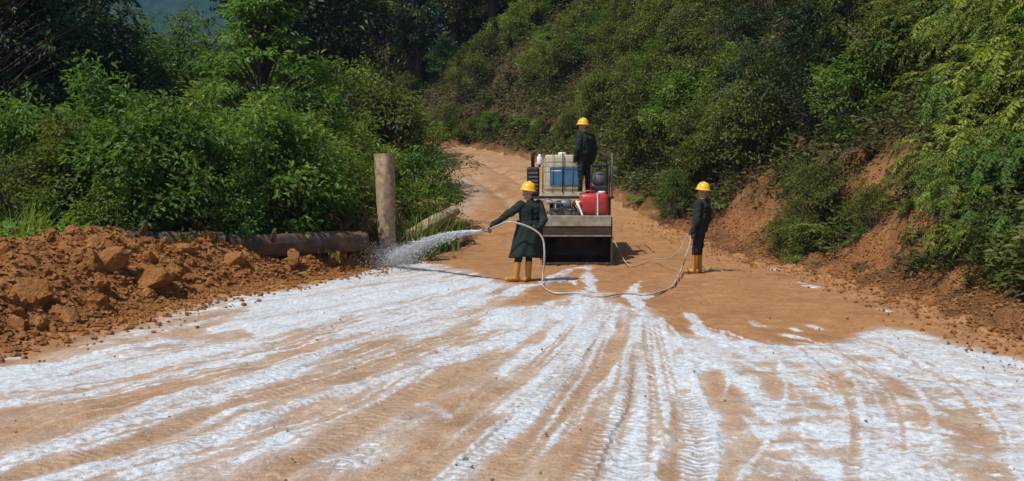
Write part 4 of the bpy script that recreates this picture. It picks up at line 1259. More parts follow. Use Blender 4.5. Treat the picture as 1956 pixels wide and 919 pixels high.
def log_mesh(p0, p1, r0, r1, mat, seed, knots=3):
    rng = random.Random(seed)
    p0, p1 = Vector(p0), Vector(p1)
    ax = (p1 - p0); L = ax.length; ax.normalize()
    u = ax.cross(Vector((0, 0, 1)))
    u = u.normalized() if u.length > 1e-3 else Vector((1, 0, 0))
    w = u.cross(ax)
    n, m_ = 22, max(10, int(L / 0.09))
    vs, fs = [], []
    ph = [rng.random() * 6 for _ in range(6)]
    for i in range(m_ + 1):
        t = i / m_
        c = p0 + ax * (L * t) + u * 0.03 * math.sin(3 * t + ph[0]) + w * 0.03 * math.sin(4 * t + ph[1])
        r = r0 + (r1 - r0) * t
        for k in range(n):
            a = 2 * math.pi * k / n
            rr = r * (1 + 0.06 * math.sin(3 * a + ph[2] + 2 * t) + 0.055 * math.sin(7 * a + ph[3] + 5 * t) + 0.045 * rng.uniform(-1, 1))
            vs.append(c + (u * math.cos(a) + w * math.sin(a)) * rr)
    fs = [[i * n + k, i * n + (k + 1) % n, (i + 1) * n + (k + 1) % n, (i + 1) * n + k] for i in range(m_) for k in range(n)]
    b = MB().add(vs, fs, True)
    o = len(b.v)
    ca, cb = p0 + ax * rng.uniform(-0.015, 0.0), p1 + ax * 0.01
    b.add([ca] + vs[:n], [[0, 1 + (k + 1) % n, 1 + k] for k in range(n)])
    b.add([cb] + vs[-n:], [[0, 1 + k, 1 + (k + 1) % n] for k in range(n)])
    return b


# long weathered log lying along the heap, broken into lengths
logA, logB, logC = at(165, 462, 14.7), at(425, 474, 15.9), at(692, 462, 18.3)
r_ = empty('fallen_log', (logA.x, logA.y, logA.z))
for o, pts in (('trunk', (logA, logB, 0.27, 0.25)),):
    b = log_mesh(Vector(pts[0]) - logA, Vector(pts[1]) - logA, pts[2], pts[3], M['log'], 3)
    b.build(o, M['log'], r_)
MB().tube([Vector((1.0, -0.15, 0.15)), Vector((1.1, -0.28, 0.28)), Vector((1.12, -0.33, 0.36))], [0.06, 0.045, 0.03], 8).build('branch_stub', M['log'], r_)
tag(r_, 'grey-brown log half buried on the left part of the heap crest', 'log', 'weathered logs on the soil heap')
r_ = empty('fallen_log', (logB.x, logB.y, logB.z))
log_mesh(Vector((0.08, 0.05, 0.02)), logC - logB, 0.25, 0.20, M['log'], 5).build('trunk', M['log'], r_)
MB().tube([Vector((0.9, 0.1, 0.12)), Vector((0.95, -0.05, 0.3)), Vector((0.98, -0.1, 0.34))], [0.05, 0.04, 0.03], 8).build('branch_stub', M['log'], r_)
tag(r_, 'darker log half buried on the heap crest nearer the wooden post', 'log', 'weathered logs on the soil heap')
# pale log beside the climbing road
pa, pb = at(782, 452, 20.8), at(872, 402, 23.4)
r_ = empty('pale_log', pa)
log_mesh(Vector((0, 0, 0)), pb - pa, 0.17, 0.13, M['log_pale'], 8).build('trunk', M['log_pale'], r_)
tag(r_, 'pale tan log lying slantwise at the road edge right of the wooden post', 'log')
# upright wooden post
pt, pbm = at(732, 294, 19.3), at(743, 450, 19.3)
r_ = empty('wooden_post', (pbm.x, pbm.y, pbm.z - 0.3))
log_mesh(Vector((0.01, 0, -0.15)), pt - Vector(r_.location), 0.185, 0.215, M['log_pale'], 12).build('trunk', M['log_pale'], r_)
tag(r_, 'stout upright tan wooden post in front of the left thicket', 'post')

# ------------------------------------------------------------------ the work vehicle (bucket towards the camera)
VX, VY = 1.40, 19.0
VZ = zt(VX, VY + 1.2)
veh = empty('work_vehicle', (VX, VY, VZ), math.radians(-1.5))
tag(veh, 'small dark loader on the dirt road with a wide brown bucket lowered in front', 'loader')


def vehicle():
    # bucket: open towards the viewer, beige spill plate on top
    hw = 0.73
    prof_in = [(0.00, 0.025), (0.62, 0.03), (0.80, 0.14), (0.86, 0.36), (0.80, 0.60), (0.62, 0.80)]
    prof_out = [(0.66, 0.84), (0.85, 0.62), (0.91, 0.36), (0.84, 0.10), (0.64, -0.01), (0.00, 0.0)]
    bk = MB()
    n = len(prof_in)
    for i in range(n - 1):      # curved shell made of plates
        a, b = prof_in[i], prof_in[i + 1]
        c, d = prof_out[n - 2 - i], prof_out[n - 1 - i]
        bk.prism([a, b, c, d], -hw, hw)
    for s in (-1, 1):
        x0, x1 = (hw, hw + 0.03) if s > 0 else (-hw - 0.03, -hw)
        bk.prism([(0.0, -0.01), (0.64, -0.02), (0.86, 0.10), (0.93, 0.36), (0.87, 0.62), (0.66, 0.86), (0.16, 1.02), (0.12, 0.80), (0.03, 0.30)], x0, x1)
    bucket = bk.build('bucket', M['steel'], veh)
    MB().prism([(0.68, 0.80), (0.70, 0.84), (0.13, 1.055), (0.09, 1.035), (0.06, 0.83), (0.09, 0.815), (0.125, 1.0)], -hw + 0.0, hw).build('spill_plate', M['beige'], bucket)
    MB().box(-hw, hw, 0.075, 0.105, 0.62, 0.812, 0.006).build('front_band', M['steel'], bucket)
    MB().box(-hw, hw, 0.05, 0.075, 0.60, 0.63, 0.005).build('wear_edge', M['beige'], bucket)
    for k in range(7):
        x = -0.63 + 0.21 * k
        MB().add([(x - 0.03, 0.02, 0.0), (x + 0.03, 0.02, 0.0), (x + 0.03, 0.02, 0.05), (x - 0.03, 0.02, 0.05), (x - 0.012, -0.13, 0.005), (x + 0.012, -0.13, 0.005)],
                 [[0, 1, 2, 3], [0, 4, 5, 1], [1, 5, 2], [0, 3, 4], [3, 2, 5, 4]]).build('tooth', M['steel'], bucket)
    # lift arms, chassis, wheels
    for s in (-1, 1):
        MB().prism([(0.70, 0.55), (0.80, 0.70), (1.5, 1.12), (2.9, 1.28), (2.9, 1.14), (1.55, 0.95), (0.95, 0.55), (0.85, 0.40)], s * 0.50 - 0.05, s * 0.50 + 0.05).build('lift_arm', M['black'], veh)
        MB().tube([(s * 0.36, 0.85, 0.60), (s * 0.36, 1.5, 0.75)], 0.035, 10).tube([(s * 0.36, 1.2, 0.68), (s * 0.36, 1.9, 0.84)], 0.055, 10).build('cylinder', M['grey'], veh)
    MB().box(-0.50, 0.50, 1.15, 3.7, 0.42, 0.92, 0.05).build('chassis', M['black'], veh)
    for s in (-1, 1):
        for y in (1.45, 3.15):
            w = MB().lathe([(0.20, -0.13), (0.40, -0.135), (0.455, -0.10), (0.47, 0.0), (0.455, 0.10), (0.40, 0.135), (0.20, 0.13)], 28, 'X', (s * 0.68, y, 0.47))
            for k in range(20):
                a = 2 * math.pi * k / 20
                w.box(-0.12, 0.12, -0.02, 0.02, -0.015, 0.02, 0, Matrix.Translation((s * 0.68, y, 0.47)) @ Matrix.Rotation(a, 4, 'X') @ Matrix.Translation((0, 0, 0.47)) @ Matrix.Rotation(0.5 * s, 4, 'Z'))
            wh = w.build('wheel', M['rubber'], veh)
            MB().lathe([(0.0, 0.07), (0.06, 0.09), (0.10, 0.05), (0.19, 0.03), (0.21, 0.10), (0.21, -0.10), (0.0, -0.10)], 20, 'X', (s * 0.68, y, 0.47), 1, 1).build('rim', M['beige'], wh)
    # engine bay between bucket and deck
    MB().box(-0.55, 0.18, 1.18, 1.72, 0.92, 1.18, 0.03).build('engine_cover', M['grey'], veh)
    pu = MB().lathe([(0.0, -0.12), (0.11, -0.12), (0.13, -0.09), (0.13, 0.09), (0.11, 0.12), (0.0, 0.12)], 18, 'X', (-0.20, 1.30, 1.27)).build('pump', M['grey'], veh)
    MB().lathe([(0.0, -0.03), (0.09, -0.03), (0.09, 0.03), (0.0, 0.03)], 16, 'X', (0.0, 1.30, 1.27)).build('pulley', M['steel'], pu)
    MB().tube([(-0.62, 1.15, 1.30), (-0.50, 1.08, 1.33), (-0.36, 1.10, 1.30), (-0.28, 1.2, 1.27)], 0.028, 8).build('suction_hose', M['bluegrey'], veh)
    MB().tube([(0.02, 1.05, 1.36), (0.09, 1.0, 1.22), (0.15, 0.92, 1.06), (0.17, 0.86, 0.98)], 0.022, 8).build('strut', M['white'], veh)
    MB().tube([(0.02, 1.05, 1.22), (0.05, 1.04, 1.31), (0.12, 1.06, 1.35)], 0.02, 8).build('valve_lever', M['white'], veh)
    MB().tube([(-0.45, 1.12, 1.12), (-0.30, 1.05, 1.20), (-0.10, 1.08, 1.12), (0.05, 1.12, 1.18)], 0.018, 8).build('pipe', M['steel'], veh)
    coil = MB()
    for q in range(4):
        coil.tube([(-0.62 + 0.16 * math.cos(a), 1.28 + 0.03 * q, 1.24 + 0.16 * math.sin(a)) for a in np.linspace(0, 2 * math.pi, 21)], 0.016, 6, False)
    coil.build('hose_coil', M['bluegrey'], veh)
    MB().box(-0.42, -0.10, 1.42, 1.60, 1.18, 1.36, 0.015).build('toolbox', M['black'], veh)
    for x, z in ((-0.05, 1.33), (0.03, 1.30), (-0.15, 1.36)):
        MB().tube([(x, 1.5, 1.15), (x + 0.02, 1.35, z), (x + 0.09, 1.2, z - 0.06), (x + 0.05, 1.12, 1.0)], 0.010, 6).build('cable', M['black'], veh)
    for s in (-1, 1):
        MB().box(s * 0.60 - 0.05, s * 0.60 + 0.05, 1.14, 1.18, 1.06, 1.14, 0.008).build('lamp', M['grey'], veh)
    # deck on posts
    deck = MB().box(-1.12, 0.92, 1.60, 3.9, 1.40, 1.46, 0.01).build('deck', M['black'], veh)
    for x in (-1.0, 0.82):
        for y in (1.75, 3.7):
            MB().box(x - 0.04, x + 0.04, y - 0.04, y + 0.04, 0.80, 1.40, 0.004).build('deck_post', M['black'], veh)
    MB().box(-1.04, 0.86, 1.72, 1.78, 0.78, 0.84, 0.004).box(-1.04, 0.86, 3.67, 3.73, 0.78, 0.84, 0.004).build('deck_beam', M['black'], veh)
    # fender shelf that carries the red can
    MB().box(0.10, 0.80, 1.00, 1.56, 0.98, 1.03, 0.006).build('shelf', M['beige'], veh)
    MB().box(0.72, 0.78, 1.00, 1.5, 0.70, 0.98, 0.006).build('shelf_bracket', M['black'], veh)
    # dark upright engine housing at the left of the deck
    eng = MB().box(-1.10, -0.80, 1.9, 2.7, 1.462, 2.15, 0.05).build('engine_housing', M['black'], veh)
    for k in range(5):
        MB().box(-1.06, -0.84, 1.885, 1.9, 1.62 + 0.09 * k, 1.66 + 0.09 * k, 0.003).build('louvre', M['grey'], eng)
    MB().tube([(-0.96, 2.1, 2.12), (-0.96, 2.1, 2.42), (-0.98, 2.05, 2.50)], 0.045, 10).build('exhaust_pipe', M['steel'], eng)
    MB().lathe([(0.0, 2.20), (0.06, 2.20), (0.065, 2.22), (0.065, 2.38), (0.03, 2.42), (0.03, 2.45), (0.0, 2.45)], 14, 'Z', (-0.80, 1.98, 0)).build('air_filter', M['white'], eng)
    MB().tube([(-0.80, 1.98, 2.14), (-0.80, 1.98, 2.21)], 0.03, 10).build('filter_stem', M['steel'], eng)
    # guard rail at the right rear of the deck
    gr = MB().tube([(0.88, 1.66, 1.46), (0.88, 1.66, 2.42), (0.88, 1.75, 2.46), (0.88, 3.2, 2.46), (0.88, 3.3, 2.42), (0.88, 3.3, 1.46)], 0.016, 8)
    gr.tube([(0.88, 1.66, 1.95), (0.88, 3.3, 1.95)], 0.013, 8).build('guard_rail', M['grey'], veh)
    # dark motor pump standing on the deck behind the red can
    mp = MB().box(0.42, 0.80, 1.75, 2.25, 1.462, 1.70, 0.03).build('motor_base', M['black'], veh)
    MB().lathe([(0.0, -0.20), (0.14, -0.20), (0.17, -0.15), (0.17, 0.15), (0.14, 0.20), (0.0, 0.20)], 18, 'Y', (0.60, 2.0, 1.86)).build('motor', M['grey'], mp)
    fr = MB()
    for x in (0.40, 0.82):
        for y in (1.72, 2.28):
            fr.tube([(x, y, 1.46), (x, y, 2.18)], 0.014, 6)
    for y in (1.72, 2.28): fr.tube([(0.40, y, 2.18), (0.82, y, 2.18)], 0.014, 6)
    for x in (0.40, 0.82): fr.tube([(x, 1.72, 2.18), (x, 2.28, 2.18)], 0.014, 6)
    fr.build('motor_frame', M['black'], mp)


vehicle()


def ibc_tank():
    R = empty('liquid_tank', (VX - 0.02, VY, VZ))
    R.rotation_euler = veh.rotation_euler
    tag(R, 'cream plastic liquid tank with a blue panel in a metal cage on the vehicle deck', 'tank')
    x0, x1, y0, y1, z0, z1 = -0.70, 0.22, 1.80, 2.80, 1.56, 2.43
    MB().box(x0 + 0.03, x1 - 0.03, y0 + 0.03, y1 - 0.03, z0 + 0.01, z1, 0.07).build('bottle', M['cream'], R)
    p = MB().box(x0 + 0.16, x1 - 0.06, y0 + 0.006, y0 + 0.028, 1.72, 2.14, 0.004).build('blue_panel', M['blue'], R)
    MB().box(x0 + 0.20, x0 + 0.42, y0 - 0.001, y0 + 0.006, 2.04, 2.07, 0.001).build('panel_scuff', M['white'], p)
    pal = MB()
    for y in (y0 + 0.05, (y0 + y1) / 2, y1 - 0.05): pal.box(x0, x1, y - 0.05, y + 0.05, 1.462, 1.53, 0.006)
    pal.box(x0, x1, y0, y1, 1.532, 1.562, 0.006).build('pallet', M['cream'], R)
    for t in range(5):
        x = x0 + (x1 - x0) * t / 4
        MB().tube([(x, y0 - 0.012, 1.55), (x, y0 - 0.012, 2.46)], 0.007 if t != 2 else 0.016, 6).tube([(x, y1 + 0.012, 1.55), (x, y1 + 0.012, 2.46)], 0.011, 6).tube([(x, y0 - 0.012, 2.46), (x, y1 + 0.012, 2.46)], 0.011, 6).build('cage_bar', M['black'] if t == 2 else M['grey'], R)
    for z in (1.70, 2.15, 2.38):
        MB().tube([(x0 - 0.012, y0 - 0.02, z), (x1 + 0.012, y0 - 0.02, z), (x1 + 0.012, y1 + 0.02, z), (x0 - 0.012, y1 + 0.02, z), (x0 - 0.012, y0 - 0.02, z)], 0.006, 6).build('cage_ring', M['grey'], R)
    MB().lathe([(0.0, 2.43), (0.10, 2.43), (0.10, 2.48), (0.085, 2.50), (0.0, 2.50)], 18, 'Z', ((x0 + x1) / 2, 2.25, 0)).build('cap', M['white'], R)


ibc_tank()


def red_can():
    R = empty('red_tank', (VX + 0.47, VY + 1.26, VZ + 1.03))
    R.rotation_euler = veh.rotation_euler
    tag(R, 'red plastic fuel tank with a white cap behind the right end of the bucket', 'tank')
    b = MB().box(-0.33, 0.33, -0.21, 0.21, 0.0, 0.50, 0.10)
    body = link('body', b.mesh('body', M['red']), R)
    for p in body.data.polygons: p.use_smooth = True
    MB().lathe([(0.0, 0.49), (0.085, 0.49), (0.085, 0.54), (0.07, 0.55), (0.0, 0.55)], 16, 'Z', (0.18, 0.0, 0)).build('cap', M['white'], R)
    MB().tube([(-0.20, 0, 0.48), (-0.18, 0, 0.555), (-0.02, 0, 0.555), (0.0, 0, 0.48)], 0.018, 8).build('handle', M['red'], R)
    MB().box(0.055, 0.085, -0.225, 0.225, -0.0, 0.512, 0.004).build('strap', M['white'], R)


red_can()


# ------------------------------------------------------------------ people
def capsule(b, p, q, r0, r1, n=14, flat=None):
    p, q = Vector(p), Vector(q)
    ax = q - p; L = max(ax.length, 1e-5); ax.normalize()
    pts, rs = [], []
    for k in range(5):
        a = math.pi / 2 * k / 5
        pts.append(p - ax * r0 * math.cos(a)); rs.append(max(1e-4, r0 * math.sin(a)))
    for k in range(5):
        pts.append(p + ax * L * k / 4); rs.append(r0 + (r1 - r0) * k / 4)
    for k in range(1, 6):
        a = math.pi / 2 * k / 5
        pts.append(q + ax * r1 * math.sin(a)); rs.append(max(1e-4, r1 * math.cos(a)))
    o = len(b.v)
    b.tube(pts, rs, n)
    if flat:
        nrm, k = Vector(flat[0]).normalized(), flat[1]
        for i in range(o, len(b.v)):
            v = Vector(b.v[i]); d = (v - p).dot(nrm) - (q - p).dot(nrm) * min(1, max(0, (v - p).dot(ax) / L))
            b.v[i] = tuple(v - nrm * d * (1 - k))


def cap_dist(P, p, q, r0, r1):
    p, q = np.array(p), np.array(q)
    d = q - p; L2 = d.dot(d) + 1e-9
    t = np.clip((P - p) @ d / L2, 0, 1)
    return np.linalg.norm(P - p - t[:, None] * d, axis=1) - (r0 + (r1 - r0) * t)


def hand(caps, wrist, fwd, palm_n, grip=1.0, tagn='glove', side=1):
    """palm, four fingers bent round what they hold, thumb from the side of the palm"""
    w, f, nrm = Vector(wrist), Vector(fwd).normalized(), Vector(palm_n).normalized()
    s = f.cross(nrm).normalized() * side
    caps.append((w, w + f * 0.085, 0.030, 0.036, tagn, (nrm, 0.55)))
    for k, ln in enumerate((0.075, 0.086, 0.080, 0.062)):
        b0 = w + f * 0.095 + s * (0.030 - 0.020 * k)
        j1 = b0 + (f * (1 - 0.35 * grip) + nrm * 0.75 * grip).normalized() * ln * 0.5
        j2 = j1 + (f * (0.6 - 1.1 * grip) + nrm * 0.8 * grip).normalized() * ln * 0.5
        caps.append((b0 - f * 0.02, j1, 0.0105, 0.0095, tagn, None)); caps.append((j1, j2, 0.0095, 0.008, tagn, None))
    t0 = w + f * 0.03 + s * 0.034
    t1 = t0 + (s * 0.6 + f * 0.6 + nrm * 0.4 * grip).normalized() * 0.038
    caps.append((t0, t1, 0.013, 0.011, tagn, None)); caps.append((t1, t1 + (f * 0.6 + nrm * 0.7 * grip - s * 0.2).normalized() * 0.032, 0.011, 0.009, tagn, None))


def person(loc, J, label, coat=None, scale=1.0, cloth=('jacket', 'trouser'), boot='boot'):
    """J: joints in metres from the point between the feet. look = direction the face points in"""
    V_ = {k: Vector(v) for k, v in J.items()}
    jk, tr = cloth
    look = V_['look'].normalized()
    caps = []
    A = caps.append
    sl, sr = V_['shoulder_l'], V_['shoulder_r']
    hl, hr = V_['hip_l'], V_['hip_r']
    pel = (hl + hr) / 2
    chest = (sl + sr) / 2 - Vector((0, 0, 0.10))
    across = (sr - sl).normalized()
    front = Vector((0, 0, 1)).cross(across).normalized()
    A((sl.lerp(chest, 0.25), sr.lerp(chest, 0.25), 0.085, 0.085, jk, None))
    A((chest - across * 0.065, pel - across * 0.055 + Vector((0, 0, 0.10)), 0.150, 0.140, jk, None))
    A((chest + across * 0.065, pel + across * 0.055 + Vector((0, 0, 0.10)), 0.150, 0.140, jk, None))
    A((pel - across * 0.07, pel + across * 0.07, 0.125, 0.125, jk if coat else tr, None))
    A((chest + Vector((0, 0, 0.10)), V_['neck'], 0.085, 0.060, jk, None))
    A((V_['neck'], V_['head'] - Vector((0, 0, 0.05)), 0.055, 0.055, 'skin', None))
    for s in 'lr':
        sh, el, wr = V_['shoulder_' + s], V_['elbow_' + s], V_['wrist_' + s]
        A((sh, el, 0.086, 0.070, jk, None)); A((el, wr, 0.068, 0.050, jk, None))
        hp, kn, an = V_['hip_' + s], V_['knee_' + s], V_['ankle_' + s]
        A((hp, kn, 0.105, 0.075, tr, None))
        top = kn.lerp(an, 0.28)
        A((kn, top, 0.075, 0.070, tr, None)); A((top, an, 0.068, 0.052, 'boot', None))
        toe = V_['toe_' + s]
        fd = (toe - an); fd.z = 0; fd.normalize()
        A((Vector((an.x, an.y, 0.045)) - fd * 0.035, Vector((toe.x, toe.y, 0.040)), 0.045, 0.042, 'boot', None))
        A((an, Vector((an.x, an.y, 0.05)), 0.052, 0.05, 'boot', None))
        hand(caps, wr, V_.get('hand_' + s, wr - el), V_.get('palm_' + s, front), 1.0, 'glove', 1 if s == 'l' else -1)
    hd = V_['head']
    up = Vector((0, 0, 1)); ear = look.cross(up).normalized()
    A((hd + up * 0.035 - look * 0.012, hd + up * 0.03 + look * 0.012, 0.092, 0.088, 'skin', None))
    A((hd + look * 0.025 - up * 0.02, hd - up * 0.070 + look * 0.045, 0.068, 0.045, 'skin', None))
    A((hd + look * 0.098 + up * 0.005, hd + look * 0.112 - up * 0.020, 0.010, 0.014, 'skin', None))      # nose
    for s in (-1, 1):
        A((hd + ear * s * 0.088 + up * 0.01, hd + ear * s * 0.088 - up * 0.022, 0.016, 0.012, 'skin', None))
    A((hd + look * 0.085 - up * 0.052 - ear * 0.018, hd + look * 0.085 - up * 0.052 + ear * 0.018, 0.010, 0.010, 'skin', None))  # lips
    b = MB()
    for (p, q, r0, r1, tg, fl) in caps: capsule(b, p, q, r0, r1, 12, fl)
    me = b.mesh('tmp', M['jacket'])
    tmp = link('tmp', me)
    rm = tmp.modifiers.new('r', 'REMESH'); rm.mode = 'VOXEL'; rm.voxel_size = 0.0085
    sm = tmp.modifiers.new('s', 'SMOOTH'); sm.iterations = 3; sm.factor = 0.4
    dg = bpy.context.evaluated_depsgraph_get()
    body = bpy.data.meshes.new_from_object(tmp.evaluated_get(dg))
    bpy.data.objects.remove(tmp)
    n = len(body.vertices)
    co = np.empty(n * 3); body.vertices.foreach_get('co', co); co = co.reshape(-1, 3)
    tags = ['jacket', 'trouser', 'skin', 'glove', 'boot']
    D = np.full((n, len(tags)), 9.0)
    for (p, q, r0, r1, tg, fl) in caps:
        k = tags.index(tg); D[:, k] = np.minimum(D[:, k], cap_dist(co, p, q, r0, r1))
    best = D.argmin(1)
    # cloth folds
    nr = np.empty(n * 3); body.vertices.foreach_get('normal', nr); nr = nr.reshape(-1, 3)
    fold = (fbm(co[:, 0] * 9 + co[:, 1] * 7, co[:, 2] * 13 + co[:, 1] * 4, 3, 7) - 0.5) * 0.045
    co += nr * (fold * (best < 2))[:, None]
    body.vertices.foreach_set('co', co.ravel())
    body.materials.clear()
    for t in tags: body.materials.append(M[boot if t == 'boot' else t])
    ls = np.empty(len(body.polygons), np.int32); body.polygons.foreach_get('loop_start', ls)
    vi = np.empty(len(body.loops), np.int32); body.loops.foreach_get('vertex_index', vi)
    body.polygons.foreach_set('material_index', best[vi[ls]].astype(np.int32))
    body.polygons.foreach_set('use_smooth', np.ones(len(body.polygons), bool))
    body.name = 'person'
    o = link('person', body)
    o.location = loc; o.scale = (scale,) * 3
    tag(o, label, 'person')
    # helmet
    hm = MB()
    prof = [(0.0, 0.128), (0.045, 0.125), (0.080, 0.108), (0.108, 0.078), (0.124, 0.038), (0.130, 0.0), (0.136, -0.006), (0.150, -0.012), (0.151, -0.018), (0.134, -0.016), (0.124, -0.010)]
    hm.lathe(prof, 28, 'Z', (0, 0, 0), 0.90, 1.06)
    hm.tube([(0, -0.115, 0.055), (0, -0.085, 0.105), (0, 0, 0.134), (0, 0.085, 0.105), (0, 0.115, 0.055)], [0.008, 0.014, 0.016, 0.014, 0.008], 8)
    hm.add([(0.07 * math.cos(a), 0.14 + 0.05 * math.sin(a), -0.014 - 0.012 * math.sin(a)) for a in np.linspace(0, math.pi, 9)] + [(0.10 * math.cos(a), 0.10, -0.010) for a in (0, math.pi)],
           [[9] + list(range(0, 9)) + [10]])
    h = hm.build('helmet', M['helmet'], o)
    ya = math.atan2(-look.x, look.y)
    h.location = hd + up * 0.055
    h.rotation_euler = (V_['tilt'].x if 'tilt' in V_ else 0.08, 0, ya)
    for s in (-1, 1):
        e = MB()
        c = hd + look * 0.083 + ear * s * 0.032 + up * 0.012
        e.lathe([(0.001, -0.008), (0.008, -0.005), (0.010, 0.0), (0.008, 0.005), (0.001, 0.008)], 8, 'Z', c)
        e.build('eye', M['eye'], o)
    if coat:
        zc, zh, cx, hx, hw, hd_ = coat      # waist height, hem height, waist x, hem x, hem half width, hem half depth
        b = MB(); vs = []; n_, m_ = 40, 14
        for i in range(m_ + 1):
            t = i / m_
            for k in range(n_):
                a = 2 * math.pi * k / n_
                fl = 1 + (0.04 + 0.06 * t) * math.sin(7 * a + 1.3 + 1.5 * t) * t + 0.045 * math.sin(11 * a + 4.0 * t) + 0.03 * math.sin(9 * t + 3 * a)
                wx = 0.225 + (hw - 0.225) * t ** 1.1; wy = 0.172 + (hd_ - 0.172) * t ** 1.1
                vs.append((cx + (hx - cx) * t + wx * fl * math.cos(a), wy * fl * math.sin(a), zc + (zh - zc) * t + 0.015 * math.sin(3 * a) * t))
        fs = [[i * n_ + k, i * n_ + (k + 1) % n_, (i + 1) * n_ + (k + 1) % n_, (i + 1) * n_ + k] for i in range(m_) for k in range(n_)]
        b.add(vs, fs, True)
        c = b.build('coat', M['jacket'], o)
        c.modifiers.new('solid', 'SOLIDIFY').thickness = 0.012
    return o


W1 = at(1000, 538, 15.75)
w1 = (PX(1000, 15.75), 15.75, zt(PX(1000, 15.75), 15.75) + 0.01)
person(w1, dict(
    head=(0.085, 0.0, 1.575), neck=(0.115, 0.0, 1.44), look=(-0.85, 0.35, -0.25), tilt=(0.15, 0, 0),
    shoulder_l=(-0.035, -0.10, 1.355), shoulder_r=(0.265, 0.06, 1.365), elbow_l=(-0.32, -0.17, 1.17), wrist_l=(-0.55, -0.16, 0.985), hand_l=(-0.75, 0.05, -0.65), palm_l=(0.55, 0.3, -0.75),
    elbow_r=(0.36, -0.10, 1.09), wrist_r=(0.28, -0.27, 0.97), hand_r=(-0.85, -0.2, 0.0), palm_r=(0.1, 0.7, 0.5),
    hip_l=(0.02, -0.05, 0.88), hip_r=(0.18, 0.05, 0.88), knee_l=(-0.09, -0.06, 0.48), knee_r=(0.10, 0.02, 0.48), ankle_l=(-0.13, -0.06, 0.09), ankle_r=(0.085, -0.01, 0.09),
    toe_l=(-0.30, -0.10, 0.04), toe_r=(0.02, -0.16, 0.04)),
    'person in yellow helmet and long dark green coat spraying white water to the left', coat=(1.08, 0.43, 0.115, 0.035, 0.285, 0.235))

w2x, w2y = PX(1330, 17.3), 17.3
w2 = (w2x, w2y, zt(w2x, w2y) + 0.01)
person(w2, dict(
    head=(0.13, 0.0, 1.585), neck=(0.14, 0.02, 1.44), look=(-0.80, 0.60, -0.2), tilt=(0.10, 0, 0),
    shoulder_l=(0.02, -0.13, 1.36), shoulder_r=(0.21, 0.16, 1.36), elbow_l=(-0.02, -0.20, 1.04), wrist_l=(-0.12, -0.20, 0.80), hand_l=(-0.15, 0.0, -1), palm_l=(0.9, 0.2, 0.0),
    elbow_r=(0.27, 0.20, 1.06), wrist_r=(0.13, 0.20, 0.86), hand_r=(-0.6, 0, -0.8), palm_r=(-0.2, -0.9, 0.1),
    hip_l=(0.06, -0.06, 0.88), hip_r=(0.12, 0.08, 0.88), knee_l=(-0.01, -0.07, 0.49), knee_r=(0.08, 0.07, 0.49), ankle_l=(-0.03, -0.07, 0.09), ankle_r=(0.09, 0.10, 0.09),
    toe_l=(-0.18, -0.02, 0.04), toe_r=(0.02, 0.26, 0.04)),
    'person in yellow helmet, dark green jacket and orange boots holding the hose by the bank')

w3x, w3y = PX(1116, 20.9), 20.9
person((w3x, w3y, VZ + 1.462), dict(
    head=(-0.04, 0.0, 1.585), neck=(0.0, 0.01, 1.44), look=(-0.75, 0.65, -0.1), tilt=(0.05, 0, 0),
    shoulder_l=(-0.12, -0.12, 1.36), shoulder_r=(0.15, 0.12, 1.36), elbow_l=(-0.17, -0.19, 1.05), wrist_l=(-0.21, -0.08, 0.82), hand_l=(-0.5, 0.4, -0.6), palm_l=(-0.6, 0.6, 0.3),
    elbow_r=(0.24, 0.12, 1.06), wrist_r=(0.20, 0.06, 0.82), hand_r=(-0.2, -0.1, -1), palm_r=(-0.9, 0.3, 0.0),
    hip_l=(-0.06, -0.05, 0.88), hip_r=(0.08, 0.05, 0.88), knee_l=(-0.10, -0.06, 0.48), knee_r=(0.08, 0.05, 0.48), ankle_l=(-0.11, -0.04, 0.09), ankle_r=(0.08, 0.08, 0.09),
    toe_l=(-0.20, 0.08, 0.04), toe_r=(-0.02, 0.24, 0.04)),
    'person in yellow helmet standing on the vehicle deck beside the liquid tank', scale=1.03, boot='trouser')


# ------------------------------------------------------------------ hose and spray
def smooth3(P, n=8):
    return [Vector(p) for p in cat_rom([tuple(p) for p in P], n)]


def gl(px, py, z=0.025):
    x, y = on_flat(px, py)
    return Vector((x, y, zt(x, y) + z))


B1 = Vector(w1); B2 = Vector(w2)
nozzle = B1 + Vector((-0.64, -0.14, 0.90))
hp = [B1 + Vector(v) for v in ((-0.60, -0.17, 0.925), (-0.48, -0.25, 0.985), (-0.25, -0.33, 1.06), (0.0, -0.35, 1.01), (0.22, -0.35, 0.90), (0.34, -0.35, 0.74), (0.36, -0.36, 0.42), (0.33, -0.38, 0.10))]
hp += [gl(1038, 551), gl(1060, 562), gl(1105, 563), gl(1150, 569), gl(1195, 564), gl(1235, 568), gl(1264, 562), gl(1285, 548)]
g = gl(1303, 522, 0.10)
hp += [g, B2 + Vector((-0.26, -0.25, 0.30)), B2 + Vector((-0.17, -0.23, 0.55)), B2 + Vector((-0.135, -0.19, 0.74)), B2 + Vector((-0.08, -0.10, 0.72)), B2 + Vector((0.02, 0.25, 0.45)), B2 + Vector((0.22, 0.42, 0.10)),
       B2 + Vector((0.42, 0.34, 0.03)), B2 + Vector((0.58, 0.10, 0.02))]
ho = MB().tube(smooth3(hp, 7), 0.0165, 8).build('hose', M['hose'])
tag(ho, 'pale hose running over the ground between the two workers on foot', 'hose')
nz = MB().lathe([(0.0, -0.10), (0.022, -0.10), (0.024, 0.02), (0.018, 0.05), (0.012, 0.10), (0.0, 0.10)], 12, 'Z').build('spray_nozzle', M['grey'], ho)
nz.location = nozzle + Vector((-0.02, 0, 0.0)); nz.rotation_euler = Vector((-0.85, 0.45, 0.05)).to_track_quat('Z', 'Y').to_euler()
